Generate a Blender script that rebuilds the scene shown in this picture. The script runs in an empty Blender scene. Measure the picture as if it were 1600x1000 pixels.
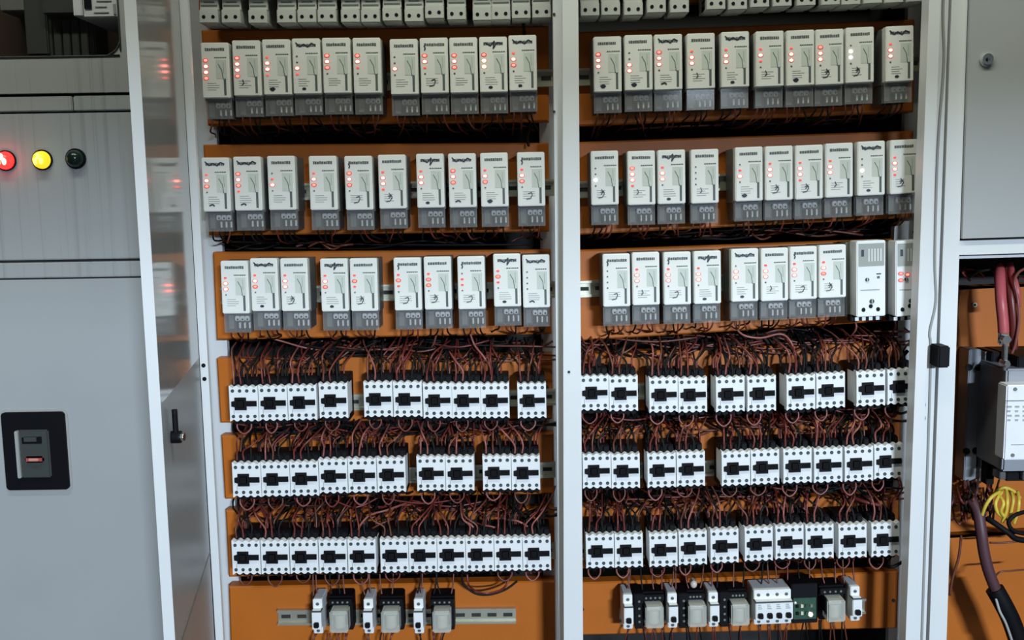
import bpy, bmesh, math, random
from mathutils import Vector, Matrix
random.seed(7)
SC = bpy.context.scene
COL = SC.collection

# ------------------------------------------------------------------ camera, light, exposure
F = 1500.0                                   # focal length in pixels of a 1600 px wide frame
PITCH, ROLL = math.radians(7.0), math.radians(0.9)
CAM = Vector((0, 0, 1.45))
_r0, _u0, _f = Vector((1, 0, 0)), Vector((0, math.sin(PITCH), math.cos(PITCH))), Vector((0, math.cos(PITCH), -math.sin(PITCH)))
_r = _r0 * math.cos(ROLL) - _u0 * math.sin(ROLL)
_u = _u0 * math.cos(ROLL) + _r0 * math.sin(ROLL)
cam_data = bpy.data.cameras.new('camera')
cam_data.sensor_width = 36.0
cam_data.lens = 36.0 * F / 1600.0
cam_data.clip_start = 0.02
cam = bpy.data.objects.new('camera', cam_data)
COL.objects.link(cam)
M = Matrix((( _r.x, _u.x, -_f.x, CAM.x), (_r.y, _u.y, -_f.y, CAM.y), (_r.z, _u.z, -_f.z, CAM.z), (0, 0, 0, 1)))
cam.matrix_world = M
SC.camera = cam

world = bpy.data.worlds.new('world')
SC.world = world
world.use_nodes = True
world.node_tree.nodes['Background'].inputs[0].default_value = (0.55, 0.62, 0.70, 1)
world.node_tree.nodes['Background'].inputs[1].default_value = 0.05

def area(name, loc, target, sx, sy, power, color):
    d = bpy.data.lights.new(name, 'AREA')
    d.shape = 'RECTANGLE'; d.size = sx; d.size_y = sy; d.energy = power; d.color = color
    o = bpy.data.objects.new(name, d); COL.objects.link(o)
    o.location = loc
    o.rotation_euler = (Vector(target) - Vector(loc)).to_track_quat('-Z', 'Y').to_euler()
    return o
# daylight falling in through the doorway behind the camera; its lintel shades the upper part of the cabinets
area('doorway_daylight', (1.72, -4.6, 2.43), (0.1, 1.4, 0.9), 0.8, 0.16, 400, (0.71, 0.85, 1.0))
# fluorescent batten under the ceiling
area('ceiling_batten_light', (0.05, 0.68, 2.68), (0.05, 1.3, 1.3), 2.4, 0.10, 22, (0.96, 1.0, 0.84))

SC.view_settings.view_transform = 'Standard'
SC.view_settings.look = 'None'
SC.view_settings.gamma = 1.0
SC.view_settings.exposure = 0.0
SC.view_settings.use_curve_mapping = False

YF, YD, YP, YR = 1.42, 1.45, 1.52, 1.548      # cabinet front, device faces, mounting plates, rails

def ray(px, py):
    return _f * F + _r * (px - 800.0) + _u * (500.0 - py)
def P(px, py, Y):
    d = ray(px, py)
    return CAM + d * (Y / d.y)
def tilt_at(px):                              # how far the rows rise to the right, as installed
    return -1.5e-5 * px - 1.4e-8 * px * px
def tilt_angle(px, py, Y):
    s = tilt_at(px)
    a, b = P(px - 50, py - 50 * s, Y), P(px + 50, py + 50 * s, Y)
    return math.atan2(b.z - a.z, b.x - a.x)

# ------------------------------------------------------------------ materials
def mat(name, color, rough=0.5, metal=0.0, spec=0.5, noise=0.0, scale=30.0, bump=0.0, coat=0.0):
    m = bpy.data.materials.new(name); m.use_nodes = True
    nt = m.node_tree; b = nt.nodes['Principled BSDF']
    b.inputs['Base Color'].default_value = (*color, 1)
    b.inputs['Roughness'].default_value = rough
    b.inputs['Metallic'].default_value = metal
    b.inputs['Specular IOR Level'].default_value = spec
    b.inputs['Coat Weight'].default_value = coat
    if noise or bump:
        tc = nt.nodes.new('ShaderNodeTexCoord')
        n = nt.nodes.new('ShaderNodeTexNoise'); n.inputs['Scale'].default_value = scale; n.inputs['Detail'].default_value = 4
        nt.links.new(tc.outputs['Object'], n.inputs['Vector'])
        if noise:
            mx = nt.nodes.new('ShaderNodeMix'); mx.data_type = 'RGBA'
            mx.inputs['A'].default_value = (*[c * (1 - noise) for c in color], 1)
            mx.inputs['B'].default_value = (*[min(1, c * (1 + noise)) for c in color], 1)
            nt.links.new(n.outputs['Fac'], mx.inputs['Factor'])
            nt.links.new(mx.outputs['Result'], b.inputs['Base Color'])
        if bump:
            bp = nt.nodes.new('ShaderNodeBump'); bp.inputs['Strength'].default_value = bump; bp.inputs['Distance'].default_value = 0.002
            nt.links.new(n.outputs['Fac'], bp.inputs['Height']); nt.links.new(bp.outputs['Normal'], b.inputs['Normal'])
    return m
def emit(name, color, strength, base=(0.3, 0.02, 0.02)):
    m = mat(name, base, 0.3)
    b = m.node_tree.nodes['Principled BSDF']
    b.inputs['Emission Color'].default_value = (*color, 1)
    b.inputs['Emission Strength'].default_value = strength
    return m
def clear(name, color, opacity, rough=0.1):
    m = bpy.data.materials.new(name); m.use_nodes = True
    nt = m.node_tree; b = nt.nodes['Principled BSDF']; out = nt.nodes['Material Output']
    b.inputs['Base Color'].default_value = (*color, 1); b.inputs['Roughness'].default_value = rough
    t = nt.nodes.new('ShaderNodeBsdfTransparent'); x = nt.nodes.new('ShaderNodeMixShader')
    x.inputs[0].default_value = opacity
    nt.links.new(t.outputs[0], x.inputs[1]); nt.links.new(b.outputs[0], x.inputs[2]); nt.links.new(x.outputs[0], out.inputs[0])
    return m
def stained_grey(name, color):                # grey enamel with dried vertical drip marks
    m = mat(name, color, 0.42, noise=0.05, scale=9)
    nt = m.node_tree; b = nt.nodes['Principled BSDF']
    src = b.inputs['Base Color'].links[0].from_socket
    tc = nt.nodes.new('ShaderNodeTexCoord'); mp = nt.nodes.new('ShaderNodeMapping')
    mp.inputs['Scale'].default_value = (80, 80, 0.9)
    n = nt.nodes.new('ShaderNodeTexNoise'); n.inputs['Scale'].default_value = 1.6; n.inputs['Detail'].default_value = 3
    rp = nt.nodes.new('ShaderNodeValToRGB'); rp.color_ramp.elements[0].position = 0.56; rp.color_ramp.elements[1].position = 0.70
    n2 = nt.nodes.new('ShaderNodeTexNoise'); n2.inputs['Scale'].default_value = 5.0
    ml = nt.nodes.new('ShaderNodeMath'); ml.operation = 'MULTIPLY'
    mx = nt.nodes.new('ShaderNodeMix'); mx.data_type = 'RGBA'; mx.inputs['B'].default_value = (*[c * 0.62 for c in color], 1)
    L = nt.links.new
    L(tc.outputs['Object'], mp.inputs['Vector']); L(mp.outputs[0], n.inputs['Vector']); L(n.outputs['Fac'], rp.inputs[0])
    L(tc.outputs['Object'], n2.inputs['Vector'])
    L(rp.outputs[0], ml.inputs[0]); L(n2.outputs['Fac'], ml.inputs[1]); L(ml.outputs[0], mx.inputs['Factor'])
    L(src, mx.inputs['A']); L(mx.outputs['Result'], b.inputs['Base Color'])
    return m

WHITE_PAINT = mat('white_enamel', (0.72, 0.73, 0.74), 0.38, noise=0.03, scale=14)
GREY_PAINT = mat('grey_enamel', (0.40, 0.41, 0.415), 0.42, noise=0.05, scale=10)
GREY_DRIP = stained_grey('grey_enamel_with_drips', (0.40, 0.41, 0.415))
DOOR_GLOSS = mat('glossy_grey_enamel', (0.31, 0.31, 0.30), 0.10, spec=0.4, noise=0.12, scale=7)
DOOR_SATIN = mat('satin_grey_enamel', (0.30, 0.31, 0.315), 0.36, spec=0.35, noise=0.06, scale=7)
DOOR_WARM = mat('warm_grey_enamel', (0.27, 0.25, 0.24), 0.38, spec=0.35, noise=0.06, scale=7)
SHADE_INSIDE = mat('painted_interior_shade', (0.02, 0.019, 0.019), 0.7)  # near-black colour stands in for the shade inside the cabinets
ORANGE = mat('orange_powder_coat', (0.52, 0.140, 0.014), 0.45, spec=0.35, noise=0.10, scale=18)
ZINC = mat('zinc_plated_steel', (0.62, 0.60, 0.48), 0.38, metal=0.75, noise=0.12, scale=60)
CHROME = mat('chrome', (0.85, 0.85, 0.84), 0.15, metal=1.0)
BLACK = mat('black_plastic', (0.004, 0.004, 0.006), 0.6, spec=0.16)
BLACKER = mat('black_rubber', (0.005, 0.005, 0.006), 0.8, spec=0.15)
SEAM = mat('dark_seam_rubber', (0.03, 0.03, 0.028), 0.8)  # plain dark rubber for seams, rail slots and screws
RELAY_WHITE = mat('relay_off_white_plastic', (0.80, 0.80, 0.76), 0.45, noise=0.03, scale=40)
TERM_DARK = mat('terminal_dark_plastic', (0.035, 0.036, 0.038), 0.5)
TERM_PALE = mat('terminal_pale_plastic', (0.78, 0.78, 0.76), 0.4)
RELAY_SIDE = mat('relay_grey_plastic', (0.12, 0.12, 0.115), 0.5)
INK = mat('faded_print_ink', (0.10, 0.12, 0.115), 0.6)
INK_LIGHT = mat('pale_print_ink', (0.36, 0.38, 0.36), 0.6)
PEN = mat('black_marker_ink', (0.02, 0.02, 0.04), 0.5)
GREENISH = mat('pale_green_print', (0.60, 0.64, 0.58), 0.6)
COVER = clear('smoky_clear_plastic', (0.42, 0.42, 0.42), 0.17)
CLAMP = mat('terminal_clamp_metal', (0.75, 0.75, 0.73), 0.3, metal=0.4)
CONTACTOR_WHITE = mat('contactor_white_plastic', (0.80, 0.81, 0.82), 0.4, noise=0.02, scale=40)
SCREW = mat('dark_screw_hole', (0.02, 0.035, 0.04), 0.5)
BREAKER_GREY = mat('breaker_grey_plastic', (0.50, 0.51, 0.48), 0.5, noise=0.04, scale=40)
CUBE_CLEAR = clear('clear_relay_shell', (0.62, 0.62, 0.56), 0.55, 0.15)
COIL = mat('relay_coil', (0.62, 0.60, 0.50), 0.4, noise=0.3, scale=160)
PCB = mat('green_circuit_board', (0.02, 0.07, 0.04), 0.5, noise=0.6, scale=220)
RED_WIRE = mat('dark_red_insulation', (0.165, 0.027, 0.022), 0.38, noise=0.25, scale=25)
RUST_WIRE = mat('red_brown_insulation', (0.15, 0.042, 0.026), 0.40, noise=0.25, scale=25)
PINK_WIRE = mat('faded_red_insulation', (0.28, 0.085, 0.072), 0.36)
BLACK_WIRE = mat('black_insulation', (0.006, 0.0055, 0.0055), 0.6, spec=0.25)
SALMON = mat('salmon_red_sleeve', (0.62, 0.12, 0.13), 0.4)
YELLOW_WIRE = mat('yellow_insulation', (0.75, 0.55, 0.07), 0.4)
PURPLE = mat('purple_brown_conduit', (0.085, 0.035, 0.045), 0.5)
PAPER = mat('white_paper', (0.82, 0.82, 0.87), 0.7, noise=0.06, scale=60)
METER_GREY = mat('meter_grey_plastic', (0.16, 0.165, 0.15), 0.5, noise=0.2, scale=20)
GLASS = clear('window_glass', (0.02, 0.02, 0.02), 0.08, 0.03)
MCCB_GREY = mat('breaker_dark_grey', (0.050, 0.055, 0.052), 0.5)
MCCB_EDGE = mat('breaker_pale_edge', (0.38, 0.38, 0.36), 0.5)
TOGGLE_RED = mat('toggle_red', (0.45, 0.08, 0.06), 0.4)
LED_OFF = mat('unlit_led', (0.16, 0.13, 0.12), 0.3)
LED_LOW = emit('led_faint', (1.0, 0.13, 0.10), 0.8)
LED_MID = emit('led_lit', (1.0, 0.20, 0.16), 2.4)
LED_HIGH = emit('led_bright', (1.0, 0.24, 0.19), 6.0)
LED_HALO = emit('led_painted_halo', (1.0, 0.10, 0.08), 0.42, (0.35, 0.05, 0.04))  # faint emissive disc drawn as the red halo round lit LEDs
LED_WHITE = emit('led_white', (1.0, 0.92, 0.80), 5.0)
LED_ORANGE = emit('led_orange', (1.0, 0.48, 0.22), 6.0)
LAMP_RED = emit('red_pilot_lens', (1.0, 0.007, 0.006), 9.0)
LAMP_RED_HOT = emit('red_pilot_bulb', (1.0, 0.42, 0.20), 12.0)
LAMP_YELLOW = emit('yellow_pilot_lens', (0.85, 0.68, 0.02), 1.1, (0.4, 0.3, 0.02))
LAMP_YELLOW_HOT = emit('yellow_pilot_bulb', (1.0, 0.90, 0.15), 2.2, (0.4, 0.3, 0.02))
CONCRETE = mat('concrete_floor', (0.10, 0.095, 0.09), 0.8, noise=0.2, scale=4, bump=0.2)
PLASTER = mat('plaster', (0.20, 0.20, 0.19), 0.85, noise=0.06, scale=3, bump=0.1)

# ------------------------------------------------------------------ mesh builder
class MB:
    def __init__(s):
        s.bm = bmesh.new(); s.mats = []
    def mi(s, m):
        if m not in s.mats: s.mats.append(m)
        return s.mats.index(m)
    def _paint(s, before, m):
        i = s.mi(m)
        for f in s.bm.faces:
            if f not in before: f.material_index = i
    def box(s, x0, x1, y0, y1, z0, z1, m, bev=0.0):
        before = set(s.bm.faces)
        r = bmesh.ops.create_cube(s.bm, size=1.0)
        for v in r['verts']:
            v.co = Vector(((x0 + x1) / 2 + v.co.x * (x1 - x0), (y0 + y1) / 2 + v.co.y * (y1 - y0), (z0 + z1) / 2 + v.co.z * (z1 - z0)))
        if bev:
            es = list({e for v in r['verts'] for e in v.link_edges})
            bmesh.ops.bevel(s.bm, geom=es, offset=bev, segments=2, affect='EDGES', clamp_overlap=True)
        s._paint(before, m); return s
    def loft(s, a, b, m):                      # closed prism between two rings of equal length
        i = s.mi(m)
        va = [s.bm.verts.new(p) for p in a]; vb = [s.bm.verts.new(p) for p in b]
        n = len(a)
        fs = [s.bm.faces.new(va), s.bm.faces.new(vb[::-1])]
        for k in range(n):
            fs.append(s.bm.faces.new((va[k], vb[k], vb[(k + 1) % n], va[(k + 1) % n])))
        for f in fs: f.material_index = i
        return s
    def prism(s, xz, y0, y1, m):
        return s.loft([(x, y0, z) for x, z in xz], [(x, y1, z) for x, z in xz], m)
    def disc(s, x, y, z, rx, rz, h, m, seg=12):    # short cylinder, axis along y, front at y, going to y+h
        ring = [(x + rx * math.cos(2 * math.pi * k / seg), z + rz * math.sin(2 * math.pi * k / seg)) for k in range(seg)]
        return s.prism(ring, y, y + h, m)
    def dome(s, x, y, z, rx, rz, h, m, seg=10, rings=3):  # bulges towards -y from the plane y
        i = s.mi(m); prev = None
        for r in range(rings):
            t = r / rings * math.pi / 2
            ring = [s.bm.verts.new((x + rx * math.cos(t) * math.cos(2 * math.pi * k / seg), y - h * math.sin(t), z + rz * math.cos(t) * math.sin(2 * math.pi * k / seg))) for k in range(seg)]
            if prev:
                for k in range(seg):
                    f = s.bm.faces.new((prev[k], prev[(k + 1) % seg], ring[(k + 1) % seg], ring[k])); f.material_index = i; f.smooth = True
            prev = ring
        top = s.bm.verts.new((x, y - h, z))
        for k in range(seg):
            f = s.bm.faces.new((prev[k], prev[(k + 1) % seg], top)); f.material_index = i; f.smooth = True
        return s
    def tube(s, pts, r, m, seg=6, sub=5):
        pts = [Vector(p) for p in pts]
        path = []
        n = len(pts)
        for k in range(n - 1):
            p0, p1, p2, p3 = pts[max(k - 1, 0)], pts[k], pts[k + 1], pts[min(k + 2, n - 1)]
            for j in range(sub):
                t = j / sub
                path.append(0.5 * ((2 * p1) + (p2 - p0) * t + (2 * p0 - 5 * p1 + 4 * p2 - p3) * t * t + (3 * p1 - p0 - 3 * p2 + p3) * t ** 3))
        path.append(pts[-1])
        i = s.mi(m); prev = None; nrm = None
        for k, p in enumerate(path):
            tan = (path[min(k + 1, len(path) - 1)] - path[max(k - 1, 0)])
            if tan.length < 1e-9: continue
            tan.normalize()
            if nrm is None: nrm = tan.orthogonal().normalized()
            nrm = (nrm - tan * nrm.dot(tan))
            nrm = nrm.normalized() if nrm.length > 1e-6 else tan.orthogonal().normalized()
            bn = tan.cross(nrm)
            ring = [s.bm.verts.new(p + (nrm * math.cos(2 * math.pi * q / seg) + bn * math.sin(2 * math.pi * q / seg)) * r) for q in range(seg)]
            if prev:
                for q in range(seg):
                    f = s.bm.faces.new((prev[q], prev[(q + 1) % seg], ring[(q + 1) % seg], ring[q])); f.material_index = i; f.smooth = True
            else:
                f = s.bm.faces.new(ring[::-1]); f.material_index = i
            prev = ring
        f = s.bm.faces.new(prev); f.material_index = i
        return s
    def stroke(s, xz, y, w, m):                # a flat ink line just proud of a face
        for (x0, z0), (x1, z1) in zip(xz, xz[1:]):
            d = Vector((x1 - x0, z1 - z0)); L = d.length or 1e-6
            nx, nz = -d.y / L * w / 2, d.x / L * w / 2
            s.prism([(x0 + nx, z0 + nz), (x0 - nx, z0 - nz), (x1 - nx, z1 - nz), (x1 + nx, z1 + nz)], y, y + 0.0003, m)
        return s
    def data(s, name):
        bmesh.ops.recalc_face_normals(s.bm, faces=s.bm.faces)
        me = bpy.data.meshes.new(name); s.bm.to_mesh(me); s.bm.free()
        for m in s.mats: me.materials.append(m)
        return me

def obj(name, me, parent=None, loc=None):
    o = bpy.data.objects.new(name, me); COL.objects.link(o)
    if parent is not None: o.parent = parent
    if loc is not None: o.location = loc
    return o
def tag(o, label=None, cat=None, group=None, kind=None):
    if label: o['label'] = label
    if cat: o['category'] = cat
    if group: o['group'] = group
    if kind: o['kind'] = kind
    return o
def thing(name, label, cat, loc=(0, 0, 0), ry=0.0, group=None):
    o = bpy.data.objects.new(name, None); COL.objects.link(o)
    o.empty_display_size = 0.02
    o.location = loc; o.rotation_euler = (0, ry, 0)
    return tag(o, label, cat, group)
ORD = ['', 'first', 'second', 'third', 'fourth', 'fifth', 'sixth', 'seventh', 'eighth', 'ninth', 'tenth', 'eleventh', 'twelfth', 'thirteenth', 'fourteenth']

# straight-edged pieces of the cabinets, given by their edges in the front plane
def edge(x0, x1000):                           # x of a (nearly vertical) edge at image heights 0 and 1000
    return lambda y: x0 + (x1000 - x0) * y / 1000.0
def slab(mb, pts, Y0, Y1, m):                  # polygon standing at depth Y0, extruded straight back to Y1
    q = [P(x, y, Y0) for x, y in pts]
    return mb.loft([(p.x, Y0, p.z) for p in q], [(p.x, Y1, p.z) for p in q], m)
def column(mb, l, r, Y0, Y1, m, ztop=2.05, zbot=0.11):      # upright between two edges, from zbot to ztop
    def at_z(e, z):
        a, b = P(e(0), 0, Y0), P(e(1000), 1000, Y0)
        return (a.x + (b.x - a.x) * (a.z - z) / (a.z - b.z), z)
    q = [at_z(l, ztop), at_z(r, ztop), at_z(r, zbot), at_z(l, zbot)]
    return mb.loft([(x, Y0, z) for x, z in q], [(x, Y1, z) for x, z in q], m)

# ------------------------------------------------------------------ the room
def struct(name, x0, x1, y0, y1, z0, z1, m):
    mb = MB(); mb.box(x0, x1, y0, y1, z0, z1, m)
    return tag(obj(name, mb.data(name)), kind='structure')
struct('floor', -2.3, 2.3, -5.6, 2.1, -0.1, 0.0, CONCRETE)
struct('ceiling', -2.3, 2.3, -2.6, 2.1, 2.75, 2.85, PLASTER)
struct('wall_back', -2.3, 2.3, 2.0, 2.1, 0, 2.75, PLASTER)
struct('wall_left', -2.4, -2.3, -2.6, 2.1, 0, 2.75, PLASTER)
struct('wall_right', 2.3, 2.4, -2.6, 2.1, 0, 2.75, PLASTER)
mb = MB()                                       # the wall behind the camera, with an open doorway
mb.box(-2.3, 0.55, -2.7, -2.6, 0, 2.75, PLASTER); mb.box(2.27, 2.3, -2.7, -2.6, 0, 2.75, PLASTER)
mb.box(0.55, 2.27, -2.7, -2.6, 2.12, 2.75, PLASTER)
tag(obj('wall_front', mb.data('wall_front')), kind='structure')

# ------------------------------------------------------------------ central open cabinet
cab = thing('control_cabinet', 'open white two-bay control cabinet with orange plates carrying rows of relays and contactors', 'cabinet', (0.04, 1.7, 0.0))
bpy.context.view_layer.update()
def part(name, mb, parent, label=None):
    me = mb.data(name)
    inv = parent.matrix_world.inverted() if parent is not None else Matrix()
    me.transform(inv)
    o = obj(name, me, parent)
    if label: o['label'] = label
    bpy.context.view_layer.update()
    return o

cx0, cx1 = -0.507, 0.652
mb = MB()
mb.box(cx0 - 0.02, cx1 + 0.02, 1.82, 1.84, 0.0, 2.08, SHADE_INSIDE)
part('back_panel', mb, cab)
mb = MB(); mb.box(cx0 - 0.02, cx1 + 0.02, 1.45, 1.82, 2.06, 2.08, WHITE_PAINT); part('roof_panel', mb, cab)
mb = MB(); mb.box(-0.455, 0.60, 1.405, 1.43, 1.805, 2.06, WHITE_PAINT, 0.002); part('added_shade_panel', mb, cab)  # unseen panel added to shade the upper rows from the batten
mb = MB(); mb.box(cx0 - 0.02, cx1 + 0.02, 1.45, 1.82, 0.0, 0.12, BLACK); part('plinth', mb, cab)
for side in (0, 1):
    x = (cx0 - 0.02, cx1 + 0.012)[side]
    mb = MB(); mb.box(x, x + 0.008, 1.485, 1.82, 0.12, 2.06, SHADE_INSIDE); part('side_panel', mb, cab)
# front posts
mb = MB()
column(mb, edge(280, 337), edge(293, 349), YF, YF + 0.008, WHITE_PAINT)
lp = part('post', mb, cab)
for (px, py) in ((315, 571), (316.5, 592)):
    c = P(px + 3, py, YF); mb = MB(); mb.disc(c.x, YF - 0.0008, c.z, 0.0032, 0.0032, 0.002, BLACK); part('screw_hole', mb, lp)
mb = MB()
column(mb, edge(879, 881), edge(903.5, 911), 1.40, 1.44, WHITE_PAINT)
column(mb, edge(864, 873), edge(879, 881), 1.425, 1.445, WHITE_PAINT)
mp = part('post', mb, cab)
for (px, py) in ((889, 581), (867, 172), (867, 17)):
    c = P(px, py, 1.40); mb = MB(); mb.disc(c.x, 1.3985 if px > 880 else 1.4235, c.z, 0.002, 0.002, 0.002, SEAM, 8); part('screw', mb, mp)
mb = MB()
column(mb, edge(1452, 1415), edge(1470, 1432), 1.40, 1.425, WHITE_PAINT)
column(mb, edge(1470, 1432), edge(1482.5, 1446.5), 1.42, 1.435, WHITE_PAINT)
rp = part('post', mb, cab)
mb = MB()                                        # grey sealing strip, lifting off the right post in a wave
ex = edge(1474, 1440)
mb.tube([P(ex(y) + dx, y, 1.4195) for y, dx in ((-330, 1), (-100, 0), (20, 0), (100, 4), (230, -1), (400, 0), (470, 4), (520, -4), (560, -1), (800, 0), (1300, 0))], 0.0020, mat('grey_rubber', (0.34, 0.34, 0.32), 0.7))
part('door_gasket', mb, rp)
for (px, py) in ((1443.5, 632), (1443, 653)):
    c = P(px, py, 1.42); mb = MB(); mb.disc(c.x, 1.418, c.z, 0.0022, 0.005, 0.003, BLACK, 8); part('screw_hole', mb, rp)
mb = MB()
c = P(1470, 556, 1.40); mb.box(c.x - 0.0085, c.x + 0.0085, 1.388, 1.4195, c.z - 0.016, c.z + 0.016, BLACK, 0.002)
part('hinge', mb, cab, 'black hinge block between the right post and the next cabinet')
# perforated uprights behind the plates
def rail(l, r, Y):
    mb = MB(); column(mb, l, r, Y, Y + 0.012, WHITE_PAINT); return part('mounting_upright', mb, cab)
rail(edge(296, 340), edge(328, 378), YR)
rail(edge(841, 850), edge(868, 874), YR)
rail(edge(1419, 1388), edge(1447, 1410), YR)
mb = MB()
for y0, x0, x1 in ((374, 1404, 1432),):          # rounded corner bracket showing below the middle relay row
    a, b = P(x0, y0 - 28, 1.50), P(x1, y0 + 2, 1.50)
    pts = [(a.x, b.z), (a.x, a.z - 0.010), (a.x + 0.004, a.z - 0.003), (a.x + 0.012, a.z), (b.x, a.z), (b.x, b.z)]
    mb.prism(pts, 1.515, 1.53, WHITE_PAINT)
part('corner_bracket', mb, cab)

# orange mounting plates: (left, right) edges and the heights of their corners
PLATES = [
    # xl_top xl_bot xr_top xr_bot  yTL   yTR   yBL  yBR   rail pixel heights at left and right, rail x from/to
    (308, 310, 857, 857, -130, -140, 22, 12, None),
    (314, 324, 857, 858, 47, 40, 196, 190, (134, 122, 330, 866)),
    (317, 326, 857, 858, 226, 223, 368, 362, (302, 293, 330, 866)),
    (332, 338, 860, 862, 394, 390, 531, 522, (462, 452, 345, 868)),
    (338, 344, 863, 863, 560, 553, 661, 655, (633, 620, 364, 868)),
    (345, 351, 865, 865, 681, 677, 780, 772, (752, 733, 370, 868)),
    (352, 357, 866, 866, 798, 794, 902, 889, (872, 860, 372, 868)),
    (357, 364, 867, 868, 917, 908, 1135, 1122, (964, 961, 434, 806)),
    (900, 900, 1430, 1430, -130, -150, 8, -6, None),
    (900, 900, 1430, 1428, 50, 30, 197, 175, (121, 98, 900, 1440)),
    (900, 900, 1428, 1426, 222, 204, 367, 340, (297, 268, 900, 1436)),
    (900, 900, 1424, 1420, 391, 372, 533, 500, (452, 428, 900, 1428)),
    (900, 900, 1409, 1408, 553, 533, 645, 633, (612, 606, 905, 1420)),
    (900, 900, 1408, 1406, 668, 650, 766, 750, (737, 722, 905, 1402)),
    (900, 900, 1406, 1405, 790, 772, 889, 870, (862, 846, 905, 1400)),
    (900, 900, 1405, 1402, 911, 893, 993, 982, (962, 946, 968, 1352)),
]
for (xlt, xlb, xrt, xrb, ytl, ytr, ybl, ybr, rl) in PLATES:
    mb = MB()
    q = [P(xlt, ytl, YP), P(xrt, ytr, YP), P(xrb, ybr, YP), P(xlb, ybl, YP)]
    ins = 0.0025
    c = sum(q, Vector()) / 4
    fr = [(p.x + (ins if p.x < c.x else -ins), YP, p.z + (ins if p.z < c.z else -ins)) for p in q]
    ri = [(p.x, YP + ins, p.z) for p in q]
    bk = [(p.x, YP + 0.024, p.z) for p in q]
    mb.loft(fr, ri, ORANGE); mb.loft(ri, bk, ORANGE)
    pl = part('mounting_plate', mb, cab, 'orange steel mounting plate')
    mb = MB()
    for fx, fz in (((0.02, 0.5), (0.985, 0.5)) if ytl > 900 else ((0.985, 0.5),)):
        a = q[0].lerp(q[1], fx); b = q[3].lerp(q[2], fx); s = a.lerp(b, fz)
        mb.disc(s.x, YP - 0.002, s.z, 0.0028, 0.0028, 0.003, SEAM, 8)
    part('fixing_screw', mb, pl)
    if rl:
        yl, yr, x0, x1 = rl
        a, b = P(x0, yl, YP - 0.005), P(x1, yr, YP - 0.005)
        mb = MB()
        for z0, z1, y0, y1 in ((-0.0130, -0.0092, -0.009, 0.0), (0.0092, 0.0130, -0.009, 0.0), (-0.0092, 0.0092, -0.003, 0.0)):
            mb.loft([(a.x, YP + y0, a.z + z0), (b.x, YP + y0, b.z + z0), (b.x, YP + y0, b.z + z1), (a.x, YP + y0, a.z + z1)],
                    [(a.x, YP + y1, a.z + z0), (b.x, YP + y1, b.z + z0), (b.x, YP + y1, b.z + z1), (a.x, YP + y1, a.z + z1)], ZINC)
        k = 0
        n = int((b.x - a.x) / 0.025)
        for k in range(n):
            s = a.lerp(b, (k + 0.5) / n)
            mb.box(s.x - 0.0075, s.x + 0.0075, YP - 0.0036, YP - 0.0028, s.z - 0.003, s.z + 0.003, SEAM)
        part('din_rail', mb, pl, 'zinc rail')

# the left door, standing open towards the camera; glossy inside
H, Fr = P(306, 450, YF), P(243, 500, 1.075)
zb = P(333, 860, YF).z
def plan_quad(a, b, t, z0, z1, mb, m, inset=0.0):
    d = Vector((b.x - a.x, b.y - a.y, 0)).normalized(); n = Vector((d.y, -d.x, 0))    # n points to the left of hinge->free edge
    if n.x > 0: n = -n
    a2, b2 = Vector((a.x, a.y, 0)) + d * inset, Vector((b.x, b.y, 0)) - d * inset
    ring = [a2, b2, b2 + n * t, a2 + n * t]
    mb.loft([(p.x, p.y, z0) for p in ring], [(p.x, p.y, z1) for p in ring], m)
    return d, n
Hy = Vector((H.x, YF - 0.004, 0)); Fy = Vector((Fr.x, 1.075, 0))
zg = P(290, 590, 1.25).z
mb = MB(); Fi = Fy + (Hy - Fy).normalized() * 0.002
dd, nn = plan_quad(Hy, Fi, 0.012, zg, 2.03, mb, DOOR_GLOSS); plan_quad(Hy, Fi, 0.012, zb, zg, mb, DOOR_SATIN)
door = part('cabinet_door', mb, cab, 'open left door with glossy grey inside and white folded edge')
mb = MB()
e = Fy; back = (Hy - Fy).normalized()
ring = [e, e + nn * 0.0125, e + nn * 0.0125 + back * 0.0018, e + back * 0.0018]
mb.loft([(p.x, p.y, zb) for p in ring], [(p.x, p.y, 2.03) for p in ring], WHITE_PAINT)
part('door_edge', mb, door, 'white folded door edge')
# lock lever on the inside of the door
t = 0.72
lc = Hy.lerp(Fy, t)
def on_line(px, a, b):                            # where the sight line through px crosses the door's plan line
    d = ray(px, 660); best = min((abs((a.lerp(b, k / 400).x) - d.x / d.y * a.lerp(b, k / 400).y), k) for k in range(401))
    return a.lerp(b, best[1] / 400)
lc = on_line(266, Hy, Fy)
zt, zk = P(264, 640, lc.y).z, P(267, 683, lc.y).z
mb = MB()
mb.tube([(lc.x + 0.006, lc.y, zt), (lc.x + 0.006, lc.y, zk)], 0.0035, BLACK, 8)
mb.tube([(lc.x - 0.001, lc.y, zk), (lc.x + 0.012, lc.y, zk)], 0.0075, BLACK, 12)
hd = part('door_handle', mb, door, 'black lock lever')
mb = MB(); mb.tube([(lc.x + 0.011, lc.y, zk), (lc.x + 0.016, lc.y, zk)], 0.005, CHROME, 12); part('lock_barrel', mb, hd, 'chrome lock barrel')
# lower door leaf
mb = MB(); plan_quad(Hy, Fy, 0.012, 0.12, zb - 0.0035, mb, DOOR_WARM)
leaf = part('cabinet_door', mb, cab, 'open lower door leaf')
mb = MB(); off = -nn * 0.0006; plan_quad(Hy + off, Fy + off, 0.012, zb - 0.0035, zb - 0.0002, mb, METER_GREY); part('door_gasket', mb, leaf)

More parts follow.
